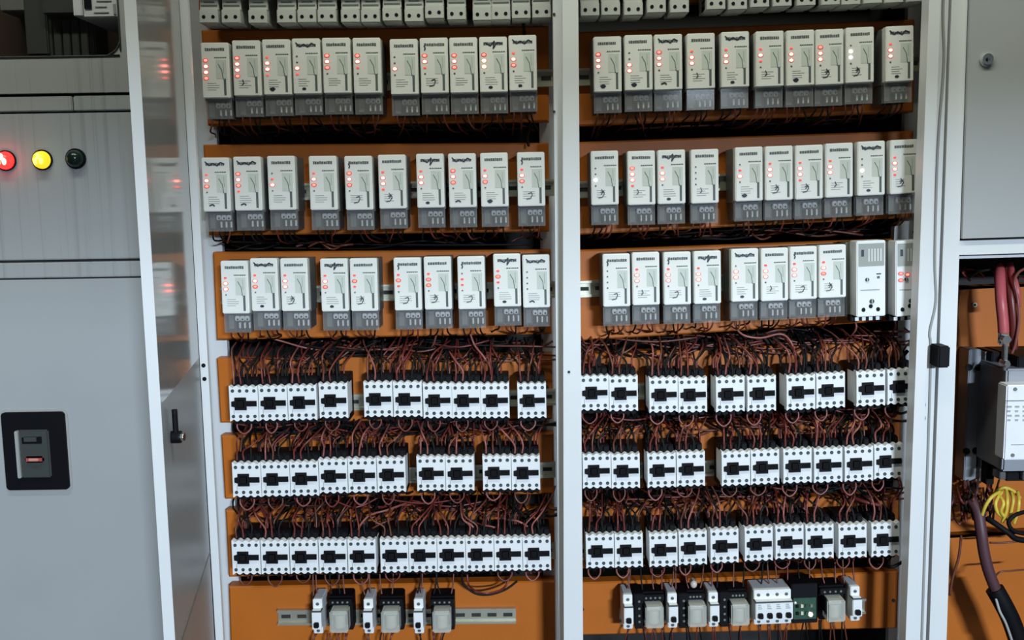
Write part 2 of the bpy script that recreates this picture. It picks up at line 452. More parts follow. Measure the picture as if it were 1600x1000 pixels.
# ------------------------------------------------------------------ left cabinet (closed)
YL = 1.43
lc_ = thing('switchgear_cabinet', 'closed grey cabinet at the left with window, pilot lamps and recessed breaker', 'cabinet', (-0.95, 1.7, 0.0))
bpy.context.view_layer.update()
xr_, xl_ = -0.529, P(-330, 500, YL).x
zof = lambda py: P(110, py, YL).z
mb = MB()
mb.box(xl_, xr_, YL + 0.012, YL + 0.03, 0.1, zof(147) , SEAM)     # dark frame behind the door gaps
mb.box(xl_, xr_, YL + 0.03, 1.8, 0.0, 0.1, BLACK)
mb.box(xl_, xl_ + 0.01, YL + 0.012, 1.8, 0.1, 2.06, GREY_PAINT); mb.box(xr_ - 0.008, xr_, YL + 0.014, 1.8, 0.1, 2.06, GREY_PAINT)
mb.box(xl_, xr_, YL + 0.012, 1.8, 2.06, 2.08, GREY_PAINT); mb.box(xl_ + 0.01, xr_ - 0.008, 1.78, 1.8, 0.1, 2.06, SHADE_INSIDE)
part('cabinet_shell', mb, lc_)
def front(mb, py0, py1, m, x0=None, x1=None, th=0.012):
    mb.box(xl_ if x0 is None else x0, xr_ if x1 is None else x1, YL, YL + th, zof(py1), zof(py0), m, 0.0015)
mb = MB(); front(mb, 150, 173.5, GREY_DRIP, None, P(112.5, 160, YL).x); front(mb, 150, 173.5, GREY_DRIP, P(114.5, 160, YL).x); part('cross_member', mb, lc_)
mb = MB(); front(mb, 409.5, 433.5, GREY_DRIP); part('cross_member', mb, lc_)
mb = MB(); front(mb, 176.5, 405.5, GREY_DRIP); d2 = part('cabinet_door', mb, lc_)
mb = MB(); mb.box(xl_, xr_, YL, YL + 0.012, 0.11, zof(436), GREY_PAINT, 0.0015); d3 = part('cabinet_door', mb, lc_)
# upper door with its window: a frame round a rounded opening
mb = MB()
wx1, wz0 = P(187, 50, YL).x, zof(88)
wx0, wz1 = P(-230, 50, YL).x, zof(-270)
R = 0.026
ztop, zbot = 2.05, zof(145)
mb.box(xl_, wx0, YL, YL + 0.012, zbot, ztop, GREY_DRIP)
mb.box(wx1, xr_, YL, YL + 0.012, zbot, ztop, GREY_DRIP)
mb.box(wx0, wx1, YL, YL + 0.012, zbot, wz0, GREY_DRIP)
mb.box(wx0, wx1, YL, YL + 0.012, wz1, ztop, GREY_DRIP)
arc = [(wx1 - R + R * math.sin(a), wz0 + R - R * math.cos(a)) for a in [math.pi / 2 * k / 8 for k in range(9)]]
mb.prism(arc + [(wx1, wz0)], YL, YL + 0.012, GREY_DRIP)
d1 = part('cabinet_door', mb, lc_)
mb = MB(); mb.box(wx0 - 0.01, wx1 + 0.01, YL + 0.0125, YL + 0.0155, wz0 - 0.01, wz1 + 0.01, GLASS); part('window_pane', mb, d1, 'dark glass pane')
mb = MB()
rim = [(wx0 + 0.004, YL - 0.0008, wz0)] + [(x, YL - 0.0008, z) for x, z in arc] + [(wx1, YL - 0.0008, wz1 - 0.02)]
mb.tube(rim, 0.0013, MCCB_GREY, 6, 2); part('window_gasket', mb, d1)
# what stands behind the glass
mb = MB()
a, b = P(-300, 0, 1.62), P(196, 100, 1.62)
mb.box(a.x, b.x, 1.62, 1.63, P(0, 95, 1.62).z, 2.05, mat('brown_backplate', (0.05, 0.022, 0.014), 0.6, noise=0.25, scale=8))
part('backplate', mb, lc_)
mb = MB()
for x0, x1, y0, y1, m, dep in ((42, 66, -60, 86, MCCB_GREY, 1.56), (66, 122, -60, 22, MCCB_GREY, 1.54), (64, 146, 22, 90, BLACK, 1.57), (0, 34, -60, 18, METER_GREY, 1.56)):
    a, b = P(x0, y1, dep), P(x1, y0, dep); mb.box(a.x, b.x, dep, 1.62, a.z, b.z, m, 0.002)
for k in range(5):
    a, b = P(72 + k * 14, 88, 1.566), P(79 + k * 14, 30, 1.566); mb.box(a.x, b.x, 1.566, 1.58, a.z, b.z, MCCB_GREY, 0.001)
part('internal_switchgear', mb, lc_)
dev = thing('meter_box', 'white box with printed paper front behind the glass of the left cabinet window', 'meter', tuple(P(150, -20, 1.60)))
mb = MB()
a, b = P(131, 28, 1.453), P(185, -90, 1.453)
o_ = dev.location
def L_(mb_, x0, x1, y0, y1, z0, z1, m, bev=0.0): return mb_.box(x0 - o_.x, x1 - o_.x, y0 - o_.y, y1 - o_.y, z0 - o_.z, z1 - o_.z, m, bev)
L_(mb, a.x, b.x, 1.453, 1.60, a.z, b.z, PAPER, 0.002); obj('housing', mb.data('housing'), dev)
mb = MB()
c, e2 = P(132, 18, 1.451), P(138, -60, 1.451); L_(mb, c.x, e2.x, 1.451, 1.4525, c.z + .004, e2.z, BLACK)
for k in range(9):
    c = P(146 + 2 * (k % 3), 20 - k * 9, 1.451); L_(mb, c.x, c.x + 0.022 - 0.005 * (k % 2), 1.4515, 1.4525, c.z, c.z + 0.0012, INK_LIGHT)
c, e2 = P(177, 22, 1.451), P(180, 6, 1.451); L_(mb, c.x, e2.x, 1.4515, 1.4525, c.z, e2.z, INK_LIGHT)
obj('printed_front', mb.data('printed_front'), dev)
mb = MB(); c, e2 = P(115, 25, 1.453), P(121, -90, 1.453); L_(mb, c.x, e2.x, 1.453, 1.60, c.z, e2.z, PAPER, 0.001)
L_(mb, e2.x, a.x, 1.49, 1.60, c.z, e2.z, BLACK); obj('side_flange', mb.data('side_flange'), dev)

# pilot lamps on the middle door
def pilot(px, py, lens, hot, label):
    c = P(px, py, YL)
    t_ = thing('pilot_lamp', label, 'indicator light', (c.x, YL, c.z), 0, 'pilot lamps on the left cabinet')
    mb = MB(); mb.disc(0, -0.003, 0, 0.0150, 0.0150, 0.003, BLACK, 24)
    obj('bezel', mb.data('bezel'), t_)
    mb = MB()
    mb.dome(0, -0.003, 0, 0.0130, 0.0130, 0.013, lens, 20, 5)
    obj('lens', mb.data('lens'), t_)
    if hot:
        mb = MB()
        for a in (90, 205, 335):
            mb.dome(0.0045 * math.cos(math.radians(a)), -0.0148, 0.0045 * math.sin(math.radians(a)), 0.0032, 0.0052, 0.0022, hot, 10, 3)
        obj('bulb', mb.data('bulb'), t_)
    return t_
DARK_LENS = mat('unlit_green_lens', (0.01, 0.022, 0.018), 0.18)
pilot(10, 251, LAMP_RED, LAMP_RED_HOT, 'glowing red pilot lamp on the grey left cabinet')
pilot(67, 250, LAMP_YELLOW, LAMP_YELLOW_HOT, 'glowing yellow pilot lamp beside the red one')
pilot(119, 248, DARK_LENS, None, 'unlit black pilot lamp right of the yellow lamp')

# recessed breaker in the lower door
cT, cB = P(4, 640, YL), P(110, 767, YL)
cc = (cT + cB) / 2
bk_ = thing('moulded_case_breaker', 'grey breaker with red toggle inside a black bezel on the left cabinet door', 'circuit breaker', (cc.x, YL, cc.z))
w2, h2 = 0.048, 0.0605
def rr(w, h, r, n=6):
    pts = []
    for sx, sz, a0 in ((1, 1, 0), (-1, 1, 90), (-1, -1, 180), (1, -1, 270)):
        for k in range(n + 1):
            a = math.radians(a0 + 90 * k / n); pts.append((sx * (w - r) + r * math.cos(a), sz * (h - r) + r * math.sin(a)))
    return pts
mb = MB(); mb.prism(rr(w2 + 0.0035, h2 + 0.0035, 0.009), -0.0012, 0.0, MCCB_EDGE); obj('rim', mb.data('rim'), bk_)
mb = MB(); mb.prism(rr(w2, h2, 0.006), -0.005, -0.0012, BLACK); obj('bezel', mb.data('bezel'), bk_)
mb = MB(); mb.box(-0.021, 0.024, -0.010, -0.004, -0.040, 0.034, MCCB_GREY, 0.002)
bb = obj('breaker_body', mb.data('breaker_body'), bk_)
mb = MB(); mb.box(-0.026, -0.021, -0.0125, -0.004, -0.040, 0.033, MCCB_EDGE, 0.001); obj('side_strip', mb.data('side_strip'), bb)
mb = MB(); mb.box(-0.016, 0.013, -0.0108, -0.0098, 0.013, 0.023, BLACK); mb.box(-0.013, 0.007, -0.0115, -0.0105, 0.016, 0.024, MCCB_GREY, 0.001); mb.box(0.008, 0.014, -0.0112, -0.010, 0.014, 0.024, BLACK)
obj('label_slot', mb.data('label_slot'), bb)
mb = MB(); mb.box(-0.013, 0.016, -0.014, -0.009, -0.016, -0.006, TOGGLE_RED, 0.003); mb.box(-0.006, 0.010, -0.017, -0.013, -0.0125, -0.0085, mat('toggle_tip', (0.62, 0.30, 0.26), 0.4), 0.0015)
obj('toggle', mb.data('toggle'), bk_, None)['label'] = 'red toggle'

# ------------------------------------------------------------------ relays (three upper rows)
RW, RH, RD = 0.0408, 0.0800, 0.070              # white face width, height, depth of the relay body
RED = (0, 0, 0)
def relay_housing(v):
    rnd = random.Random(100 + v)
    mb = MB()
    y = -RD
    mb.box(-RW / 2, RW / 2, y, y + 0.016, -RH / 2, RH / 2, RELAY_WHITE, 0.0012)
    mb.box(-RW / 2 - 0.0008, RW / 2 + 0.0008, y + 0.016, -0.0095, -RH / 2 - 0.002, RH / 2 - 0.001, RELAY_SIDE)
    yf = y - 0.0003
    top = RH / 2
    x = -0.0142                                   # dark, illegible maker's line made of short bars
    while x < 0.0125:
        w = rnd.uniform(0.0016, 0.0034)
        mb.box(x, x + w, yf, yf + 0.0005, top - 0.0118 - rnd.uniform(0, .0004), top - 0.0080 + rnd.uniform(-.0004, .0004), INK); x += w + 0.0005
    x = -0.001
    while x < 0.0155:                             # small line of type under it
        w = rnd.uniform(0.0014, 0.003)
        mb.box(x, x + w, yf, yf + 0.0005, top - 0.0225, top - 0.0208, INK); x += w + 0.0006
    mb.box(0.001, 0.0165, yf, yf + 0.0004, top - 0.052, top - 0.025, GREENISH)
    mb.stroke([(0.0045, top - 0.031), (0.0095, top - 0.040), (0.0112, top - 0.053)], yf - 0.0002, 0.0010, INK)
    mb.stroke([(0.012, top - 0.028), (0.0125, top - 0.044)], yf - 0.0002, 0.0007, INK_LIGHT)
    mb.box(0.0118, 0.0152, yf, yf + 0.0005, -RH / 2 + 0.004, -RH / 2 + 0.0275, INK)
    for k in range(4):                            # pale lines of small print
        mb.box(-0.0125, 0.003 + rnd.uniform(-0.004, 0.003), yf, yf + 0.0004, -RH / 2 + 0.0115 + k * 0.0032, -RH / 2 + 0.0124 + k * 0.0032, INK_LIGHT)
    def pen(pts, w=0.0011, m=PEN): mb.stroke(pts, yf - 0.0004, w, m)
    bx = -0.006 + rnd.uniform(-0.003, 0.005)
    bz = -RH / 2 + 0.0075
    if v in (1, 2, 5): mb.disc(bx, yf - 0.0003, bz, 0.0032, 0.0021, 0.0004, PEN, 8)
    if v in (3, 6): pen([(bx, bz + 0.011), (bx + .005, bz + .013), (bx + .006, bz + .009), (bx + .003, bz + .004), (bx - .003, bz + .003)])
    if v in (2, 7): pen([(bx - .004, bz + .001), (bx + .001, bz + .003), (bx + .004, bz + .0005)], 0.002)
    if v in (4, 6): pen([(bx + .002, bz + .016), (bx + .004, bz + .011), (bx + .001, bz + .008)])
    if v in (1, 7): pen([(-0.015, top - .006), (-.009, top - .012), (-.003, top - .0085), (.003, top - .0125), (.008, top - .007), (.014, top - .010)], 0.0017)
    if v == 5: pen([(-.012, top - .008), (-.004, top - .013), (.002, top - .006), (.0, top - .017), (.006, top - .008), (.013, top - .010)], 0.0016)
    if v == 3: pen([(-0.0145, top - .011), (-.0125, top - .015), (-.014, top - .018)], 0.0018)
    return mb.data('relay_housing')
HOUSING = [relay_housing(v) for v in range(8)]
def relay_terminals():
    mb = MB()
    z1, z0 = -RH / 2 - 0.001, -RH / 2 - 0.0285
    mb.box(-RW / 2 + .001, RW / 2 - .001, -0.050, -0.0095, z0, z1, TERM_DARK)
    for k, x in enumerate((-0.0025, 0.005, 0.0125)):
        mb.box(x - 0.0034, x + 0.0034, -0.056, -0.050, z1 - 0.0120, z1 - 0.0045, TERM_PALE, 0.001)
        mb.box(x - 0.0012 + 0.0034, x + 0.0012 + 0.0034, -0.055, -0.050, z0 + 0.004, z0 + 0.013, TERM_PALE, 0.0005)
        mb.disc(x + .0006, -0.0565, z1 - 0.0095, 0.0015, 0.0017, 0.001, BLACK, 8)
        mb.box(x - 0.0022, x + 0.0022, -0.053, -0.050, z0 + 0.001, z0 + 0.014, BLACK)
    mb.box(-0.0165, -0.0085, -0.0525, -0.050, z0 + 0.003, z1 - 0.004, METER_GREY)
    return mb.data('terminal_block')
TERM = relay_terminals()
def relay_cover():
    mb = MB()
    z1, z0 = -RH / 2, -RH / 2 - 0.030
    x0, x1 = -RW / 2, RW / 2
    mb.box(x0, x1, -0.0640, -0.0628, z0, z1, COVER)
    mb.box(x0, x0 + 0.0012, -0.0628, -0.010, z0, z1, COVER); mb.box(x1 - 0.0012, x1, -0.0628, -0.010, z0, z1, COVER)
    return mb.data('terminal_cover')
COVER_ME = relay_cover()
LED_MESH = {}
for k, m in dict(off=LED_OFF, low=LED_LOW, mid=LED_MID, high=LED_HIGH, white=LED_WHITE, orange=LED_ORANGE).items():
    mb = MB(); rx, rz = {'off': (.0014, .0012), 'low': (.0025, .0017), 'mid': (.0030, .0021), 'high': (.0034, .0025), 'white': (.0028, .0024), 'orange': (.0036, .0028)}[k]
    mb.dome(0, 0, 0, rx, rz, 0.0013, m, 8, 2)
    if k in ('mid', 'high', 'orange'): mb.disc(0, -.0002, 0, 0.0042, .0030, .0003, LED_HALO, 12)
    LED_MESH[k] = mb.data('led_' + k)

def relay(l, t, r, b, leds, label, group, v, special=None):
    px, py = (l + r) / 2, (t + b) / 2
    c = P(px, py, YD)
    root = thing('monitoring_relay', label, 'relay', (c.x, YP, c.z), -tilt_angle(px, py, YD), group)
    obj('housing', HOUSING[v], root)
    obj('terminal_block', TERM, root)
    obj('terminal_cover', COVER_ME, root)['label'] = 'smoky clear terminal cover'
    for k, s in enumerate(leds):
        q = 'off' if s < .08 else 'low' if s < .45 else 'mid' if s < .75 else 'high'
        if special and q == 'high': q = special
        led = obj('led', LED_MESH[q], root, (-RW / 2 + 0.0066, -RD - 0.0002, RH / 2 - 0.0255 - k * 0.0086))
        if q == 'off': led['label'] = 'unlit light'
    return root
ROW1 = [(315,67,358,153,(.5,1,1,.5)),(364,63,407,150,(.5,1,1,.5)),(411,62,454,148,(.4,1,.8,.2)),(458,61,500,146,(0,0,1,.1)),(505,60,547,145,(.5,1,.5,0)),(552,60,595,145,(.5,1,.1,0)),
        (610,62,653,147,(0,0,1,0)),(657,60,700,145,(.5,1,.4,0)),(703,59,746,145,(.6,1,.7,0)),(750,58,792,144,(.5,1,.9,0)),(796,56,838,141,(.4,1,.7,0))]
ROW1R = [(929,58,970,143,(.6,1,.8,0)),(977,55,1019,141,(0,0,1,.8)),(1024,54,1065,140,(.6,1,1,0)),(1074,52,1117,139,(.4,1,1,0)),(1127,50,1171,136,(.3,1,.8,0)),
         (1181,49,1225,135,(.1,1,.3,0)),(1230,48,1272,133,(.4,1,.9,0)),(1275,46,1318,132,(.5,1,.9,0)),(1323,43,1365,129,(0,1,.8,0)),(1384,41,1428,127,(.3,1,.9,0))]
ROW2 = [(315,247,360,330,(.4,1,.7,0)),(365,246,409,328,(.6,1,.7,.1)),(418,245,462,327,(0,.1,1,0)),(484,245,526,327,(.4,1,.7,0)),(539,245,582,327,(.6,.9,.6,0)),(592,243,634,325,(.4,1,.9,.2)),
        (651,242,694,323,(.4,1,.8,0)),(701,241,744,323,(.5,1,.7,0)),(751,240,794,322,(.3,1,.6,0)),(808,239,852,321,(.1,1,.6,0))]
ROW2R = [(924,236,966,320,(0,0,1,0)),(981,236,1024,320,(.5,1,.8,.1)),(1029,235,1070,318,(.2,1,.8,0)),(1080,235,1123,316,(0,0,0,0)),(1149,230,1192,314,(0,.2,1,0)),(1197,229,1238,312,(.3,1,.9,0)),
         (1244,228,1285,310,(.3,1,.8,.1)),(1291,225,1332,307,(.4,1,.8,0)),(1339,222,1384,304,(0,0,1,0)),(1391,220,1434,301,(.4,1,.9,.2))]
ROW3 = [(346,409,388,489,(.2,.8,.9,0)),(392,405,434,485,(.2,.9,.5,0)),(438,405,482,485,(.3,.9,.9,0)),(501,405,544,486,(.2,1,.6,0)),(547,405,590,485,(.2,.6,.4,0)),(616,403,658,485,(.2,.6,.4,0)),
        (663,401,705,484,(.2,.7,.5,0)),(715,401,758,483,(0,.3,.2,0)),(771,397,814,479,(.2,.5,.4,0)),(817,399,859,480,(0,0,0,0))]
ROW3R = [(942,397,985,479,(0,0,0,0)),(988,395,1031,476,(.2,1,.8,0)),(1037,395,1080,475,(.2,1,.8,0)),(1084,393,1127,474,(.3,.9,.9,0)),(1142,390,1186,470,(0,1,.8,0)),(1189,389,1232,469,(.2,.9,.9,0)),
         (1235,387,1276,466,(.2,1,.9,0)),(1280,384,1322,464,(.2,1,.7,0))]
NUM = ['no', 'one', 'two', 'three', 'four']
VARS = {'top': [0,4,2,1,0,0,0,3,0,5,1, 2,2,7,4,1, 4,2,6,6,1], 'middle': [7,7,0,0,3,6,5,7,2,3, 6,4,5,4,2, 6,6,4,1,6], 'bottom': [0,1,6,5,6,3,6,3,5,7, 3,4,3,5,1,4,3,6]}
for rname, left, right in (('top', ROW1, ROW1R), ('middle', ROW2, ROW2R), ('bottom', ROW3, ROW3R)):
    for bay, lst, off in (('left', left, 0), ('right', right, len(left))):
        for i, (l, t, r, b, leds) in enumerate(lst):
            n = sum(1 for s in leds if s >= .08)
            sp = None
            if (rname, bay, i) in (('top', 'left', 9),): sp = 'orange'
            if (rname, bay, i) in (('middle', 'right', 0), ('middle', 'right', 8), ('top', 'right', 8)): sp = 'white'
            what = f'{NUM[n]} red light{"" if n == 1 else "s"} lit' if n and sp != 'white' else (f'{NUM[n]} white light{"" if n == 1 else "s"} lit' if n else 'no light lit')
            if sp == 'orange': what = 'orange-red lights'
            relay(l, t, r, b, leds, f"white relay with {what}, {ORD[i + 1]} from left in {bay} bay's {rname} relay row",
                  f'relays in the {rname} row of the {bay} bay', VARS[rname][off + i], sp)

# the two tall relays at the right end of the bottom relay row
def tall_relay(l, t, r, b, lit, label):
    px, py = (l + r) / 2, (t + b) / 2
    c = P(px, py, YD - 0.012)
    root = thing('phase_monitor', label, 'relay', (c.x, YP, c.z), -tilt_angle(px, py, YD), 'tall relays at the right end of the bottom relay row')
    W, Hh, D = 0.0435, 0.114, 0.082
    mb = MB(); mb.box(-W / 2, W / 2, -D, -D + 0.03, -Hh / 2, Hh / 2, CONTACTOR_WHITE, 0.0012); mb.box(-W / 2 - .006, W / 2, -D + 0.03, -0.0095, -Hh / 2 - 0.004, Hh / 2 - 0.003, METER_GREY, 0.001)
    obj('housing', mb.data('housing'), root)
    yf = -D - 0.0004
    mb = MB()
    mb.box(-W / 2 + .003, W / 2 - .002, yf, yf + .0005, .019, Hh / 2 - .004, INK_LIGHT)
    for k in range(5): mb.box(-.004 + k * .0045, -.0025 + k * .0045, yf - .0002, yf + .0003, .026, .045, CONTACTOR_WHITE)
    mb.box(-W / 2 + .007, -W / 2 + .011, yf - .0004, yf + .0005, .034, .044, PEN); mb.box(.008, .015, yf, yf + .0005, .006, .0078, PEN); mb.box(.009, .013, yf, yf + .0005, .000, .0035, INK)
    mb.box(-.016, .013, yf, yf + .0005, -.0175, -.0160, INK_LIGHT)
    obj('printed_label', mb.data('printed_label'), root)
    for (kx, kz, rr_) in ((-.006, -.001, .0028), (.001, -.034, .0034)):
        mb = MB(); mb.disc(kx, yf - .0015, kz, rr_, rr_, .002, SCREW, 12); mb.box(kx - .0004, kx + .0004, yf - .002, yf - .0012, kz - rr_ * .8, kz + rr_ * .8, CLAMP); obj('dial', mb.data('dial'), root)
    if lit:
        for kx, kz in ((-.014, .008), (-.004, .006), (-.014, -.002)):
            obj('led', LED_MESH['mid'], root, (kx, yf, kz))
    for k, x in enumerate((-.0115, -.0005, .0105)):
        mb = MB(); mb.disc(x, yf - .0003, -Hh / 2 + .0105 + (.005 if k == 1 else 0), .0030, .0034, .001, BLACK, 8); obj('terminal_screw', mb.data('terminal_screw'), root)
    mb = MB(); mb.box(-W / 2 - .004, W / 2, -D + .014, -D + .03, -Hh / 2 - .008, -Hh / 2 + .001, BLACK, .001)
    for k in range(4): mb.box(-W / 2 + .002 + k * .0105, -W / 2 + .0075 + k * .0105, -D + .012, -D + .016, -Hh / 2 - .0075, -Hh / 2 - .002, CLAMP)
    obj('terminal_strip', mb.data('terminal_strip'), root)
tall_relay(1338, 376, 1384, 495, False, 'tall white relay with unlit lights, second from right end of bottom relay row')
tall_relay(1399, 375, 1445, 495, True, 'tall white relay with reddish lights, half hidden behind the right cabinet post')

# ------------------------------------------------------------------ contactors (three lower rows)
CW, CH, CD = 0.0447, 0.0555, 0.070
DOTS = (-0.0165, -0.0055, 0.0055, 0.0165)
def scallop(w, h, notch):
    pts = []; n = 33
    for k in range(n):
        x = -w / 2 + w * k / (n - 1)
        d = notch * (0.5 + 0.5 * math.cos(2 * math.pi * (x - 0.0055) / 0.011)) ** 1.5
        pts.append((x, h / 2 - d))
    return pts + [(x, -z) for x, z in pts[::-1]]
mb = MB(); mb.prism(scallop(CW - 0.0006, CH, 0.0030), -CD, -CD + 0.012, CONTACTOR_WHITE)
mb.box(-CW / 2 + 0.0005, CW / 2 - 0.0005, -CD + 0.012, -0.03, -CH / 2 + 0.0035, CH / 2 - 0.0035, CONTACTOR_WHITE)
mb.box(-0.0158, -0.0150, -CD - 0.0002, -CD + .001, -0.018, -0.010, INK_LIGHT)
mb.box(-CW / 2 + .0002, -CW / 2 + .0008, -CD - 0.0002, -CD + .001, -0.022, 0.022, INK_LIGHT)
HOUSE_C = mb.data('contactor_housing')
mb = MB(); mb.box(-CW / 2 + 0.001, CW / 2 - 0.001, -CD + 0.018, -0.0095, -CH / 2 - 0.008, CH / 2 + 0.008, BLACK, 0.001)
for x in DOTS:
    for s in (-1, 1):
        z = s * (CH / 2 + 0.0075)
        mb.box(x - 0.004, x + 0.004, -CD + 0.013, -CD + 0.03, min(z, z - s * .012), max(z, z - s * .012), BLACK, 0.001)
BODY_C = mb.data('contactor_base')
mb = MB()
mb.prism([(-.0185, .0036), (-.0135, .0046), (-.0135, .0098), (.0040, .0098), (.0040, .0044), (.0200, .0044), (.0200, -.0040), (.0045, -.0040), (.0045, -.0098), (-.0135, -.0098), (-.0135, -.0052), (-.0185, -.0040)], -CD - 0.0025, -CD + 0.002, BLACK)
mb.box(-.010, .001, -CD - .004, -CD - .002, -.006, .006, BLACKER, .001)
mb.box(.007, .018, -CD - .0032, -CD - .002, -.0022, .0028, BLACKER)
ARM_C = mb.data('contact_carriage')
mb = MB(); mb.disc(0, -CD - 0.0006, 0, 0.0027, 0.0027, 0.0012, SCREW, 10); mb.box(-.0018, .0018, -CD - .0009, -CD - .0004, -.0004, .0004, INK)
SCREW_C = mb.data('terminal_screw')
def contactor(px, py, label, group):
    c = P(px, py, YD)
    root = thing('contactor', label, 'contactor', (c.x, YP, c.z), -tilt_angle(px, py, YD), group)
    obj('housing', HOUSE_C, root); obj('base', BODY_C, root)['label'] = 'black terminal base'; obj('contact_carriage', ARM_C, root)['label'] = 'black carriage bar'
    for x in DOTS:
        for s in (-1, 1): obj('terminal_screw', SCREW_C, root, (x, 0, s * (CH / 2 - 0.0078)))
    return root
def seq(spec, h=54.5):                            # groups of (left edge, right edge, count, bottom left, bottom right)
    out = []
    for l, r, n, b0, b1 in spec:
        w = (r - l) / n
        for k in range(n):
            f = k / (n - 1) if n > 1 else 0
            out.append((l + w * (k + .5), b0 + (b1 - b0) * f - h / 2))
    return out
CONT = {
 ('upper', 'left'): seq([(358, 495, 3, 658, 656), (498, 544, 1, 653, 653), (568, 660, 2, 651, 651), (661, 796, 3, 653, 653), (808, 854, 1, 653, 653)]),
 ('upper', 'right'): seq([(906, 997, 2, 641, 642), (1014, 1105, 2, 644, 644), (1118, 1164, 1, 643, 643), (1167, 1213, 1, 642, 642), (1228, 1321, 2, 640, 637), (1337, 1384, 1, 634, 634), (1386, 1432, 1, 631, 631)]),
 ('middle', 'left'): seq([(363, 498, 3, 777, 775), (498, 634, 3, 771, 769), (651, 741, 2, 767, 767), (754, 844, 2, 766, 766)]),
 ('middle', 'right'): seq([(910, 1000, 2, 763, 763), (1011, 1102, 2, 762, 760), (1127, 1218, 2, 759, 757), (1223, 1269, 1, 755, 755), (1271, 1317, 1, 754, 754), (1319, 1365, 1, 752, 752), (1365, 1411, 1, 748, 748)]),
 ('lower', 'left'): seq([(362, 588, 5, 898, 896), (594, 861, 6, 895, 892)], 54),
 ('lower', 'right'): seq([(915, 1005, 2, 888, 887), (1014, 1059, 1, 886, 886), (1060, 1105, 1, 883, 883), (1109, 1155, 1, 880, 880), (1163, 1208, 1, 877, 877), (1211, 1256, 1, 874, 874), (1258, 1303, 1, 873, 873), (1309, 1355, 1, 872, 872), (1361, 1406, 1, 870, 870)], 54),
}
for (rn, bay), lst in CONT.items():
    for i, (px, py) in enumerate(lst):
        contactor(px, py, f"white contactor with black bar, {ORD[i + 1]} from left in {bay} bay's {rn} contactor row", f'contactors in the {rn} row of the {bay} bay')

# ------------------------------------------------------------------ circuit breakers cut by the top of the picture
mb = MB()
BW = 0.0275
mb.box(-BW / 2, BW / 2, -0.070, -0.03, -0.0, 0.0195, BREAKER_GREY, 0.001)
mb.box(-BW / 2, BW / 2, -0.064, -0.03, 0.0195, 0.036, BREAKER_GREY, 0.001)
mb.box(-BW / 2, BW / 2, -0.058, -0.0095, 0.002, 0.088, BREAKER_GREY, 0.001)
mb.box(-BW / 2 + .002, BW / 2 - .002, -0.0645, -.0637, 0.0245, 0.0268, INK)
mb.box(-BW / 2 + .006, BW / 2 - .006, -0.0645, -.0637, 0.0300, 0.0315, INK)
B_BODY = mb.data('breaker_body')
mb = MB(); mb.disc(0, -0.0706, 0, 0.0027, 0.0027, 0.0015, BLACK, 10); B_SCREW = mb.data('terminal_screw')
mb = MB(); mb.box(-0.0045, 0.0045, -0.072, -0.055, 0.038, 0.050, BLACK, 0.001); B_LEV = mb.data('toggle_lever')
BRK = [(326, 36), (361, 36), (403, 36.5), (447.5, 36), (479.5, 35.5), (511, 35), (547.5, 35), (579, 35), (612.5, 33), (647, 34), (679, 29), (713.5, 31), (753.5, 32), (783, 31), (814.5, 29), (846.5, 28),
       (922, 25), (954.5, 24), (990, 24), (1026, 20), (1062, 20), (1119, 15), (1153, 15), (1187.5, 11.5), (1222.5, 10), (1260, 9), (1298, 8), (1330, 7.5), (1364, 5.5), (1397, 4.5), (1431, 3)]
nb = {'left': 0, 'right': 0}
for px, py in BRK:
    bay = 'left' if px < 880 else 'right'; nb[bay] += 1
    c = P(px, py, YD); n = nb[bay]
    lab = f"grey two-pole breaker cut by the picture's top edge, {ORD[n] if n < 15 else ['', 'fifteenth', 'sixteenth'][n - 14]} from left in {bay} bay"
    root = thing('circuit_breaker', lab, 'circuit breaker', (c.x, YP, c.z), -tilt_angle(px, py, YD), f'breakers at the top of the {bay} bay')
    obj('breaker_body', B_BODY, root)
    for x in (-.0068, .0068):
        obj('terminal_screw', B_SCREW, root, (x, 0, 0.0088)); obj('toggle_lever', B_LEV, root, (x, 0, 0))

# ------------------------------------------------------------------ small devices on the bottom plates
def place(name, label, cat, px, py, Y, group=None):
    c = P(px, py, Y)
    return thing(name, label, cat, (c.x, YP, c.z), -tilt_angle(px, py, Y), group)
def mini_breaker(px, py, poles, label, group=None):
    root = place('miniature_breaker', label, 'circuit breaker', px, py, YD + .005, group)
    w = 0.0148 * poles
    mb = MB()
    mb.box(-w / 2, w / 2, -0.054, -0.0095, -0.0285, 0.0285, CONTACTOR_WHITE, 0.001)
    mb.box(-w / 2, w / 2, -0.065, -0.05, -0.017, 0.0145, CONTACTOR_WHITE, 0.001)
    mb.box(-w / 2 - .0002, w / 2 + .0002, -0.0655, -0.05, 0.0118, 0.0140, MCCB_GREY)
    obj('breaker_body', mb.data('breaker_body'), root)
    for k in range(poles):
        x = -w / 2 + 0.0148 * (k + .5)
        mb = MB(); mb.box(x - .0038, x + .0038, -0.071, -0.064, -0.0125, -0.0045, BLACK, .001); obj('toggle_lever', mb.data('toggle_lever'), root)['label'] = 'black lever'
        for z in (.021, -.0235):
            mb = MB(); mb.disc(x, -.0546, z, .0028, .0028, .001, METER_GREY, 10); mb.box(x - .002, x + .002, -.055, -.0544, z - .0004, z + .0004, BLACK); obj('terminal_screw', mb.data('terminal_screw'), root)
        if poles > 1:
            mb = MB()
            for q in range(3): mb.box(x - .004, x + .003 - .001 * q, -.0654, -.0649, .002 + q * .003, .0033 + q * .003, INK_LIGHT)
            obj('printed_label', mb.data('printed_label'), root)
    return root
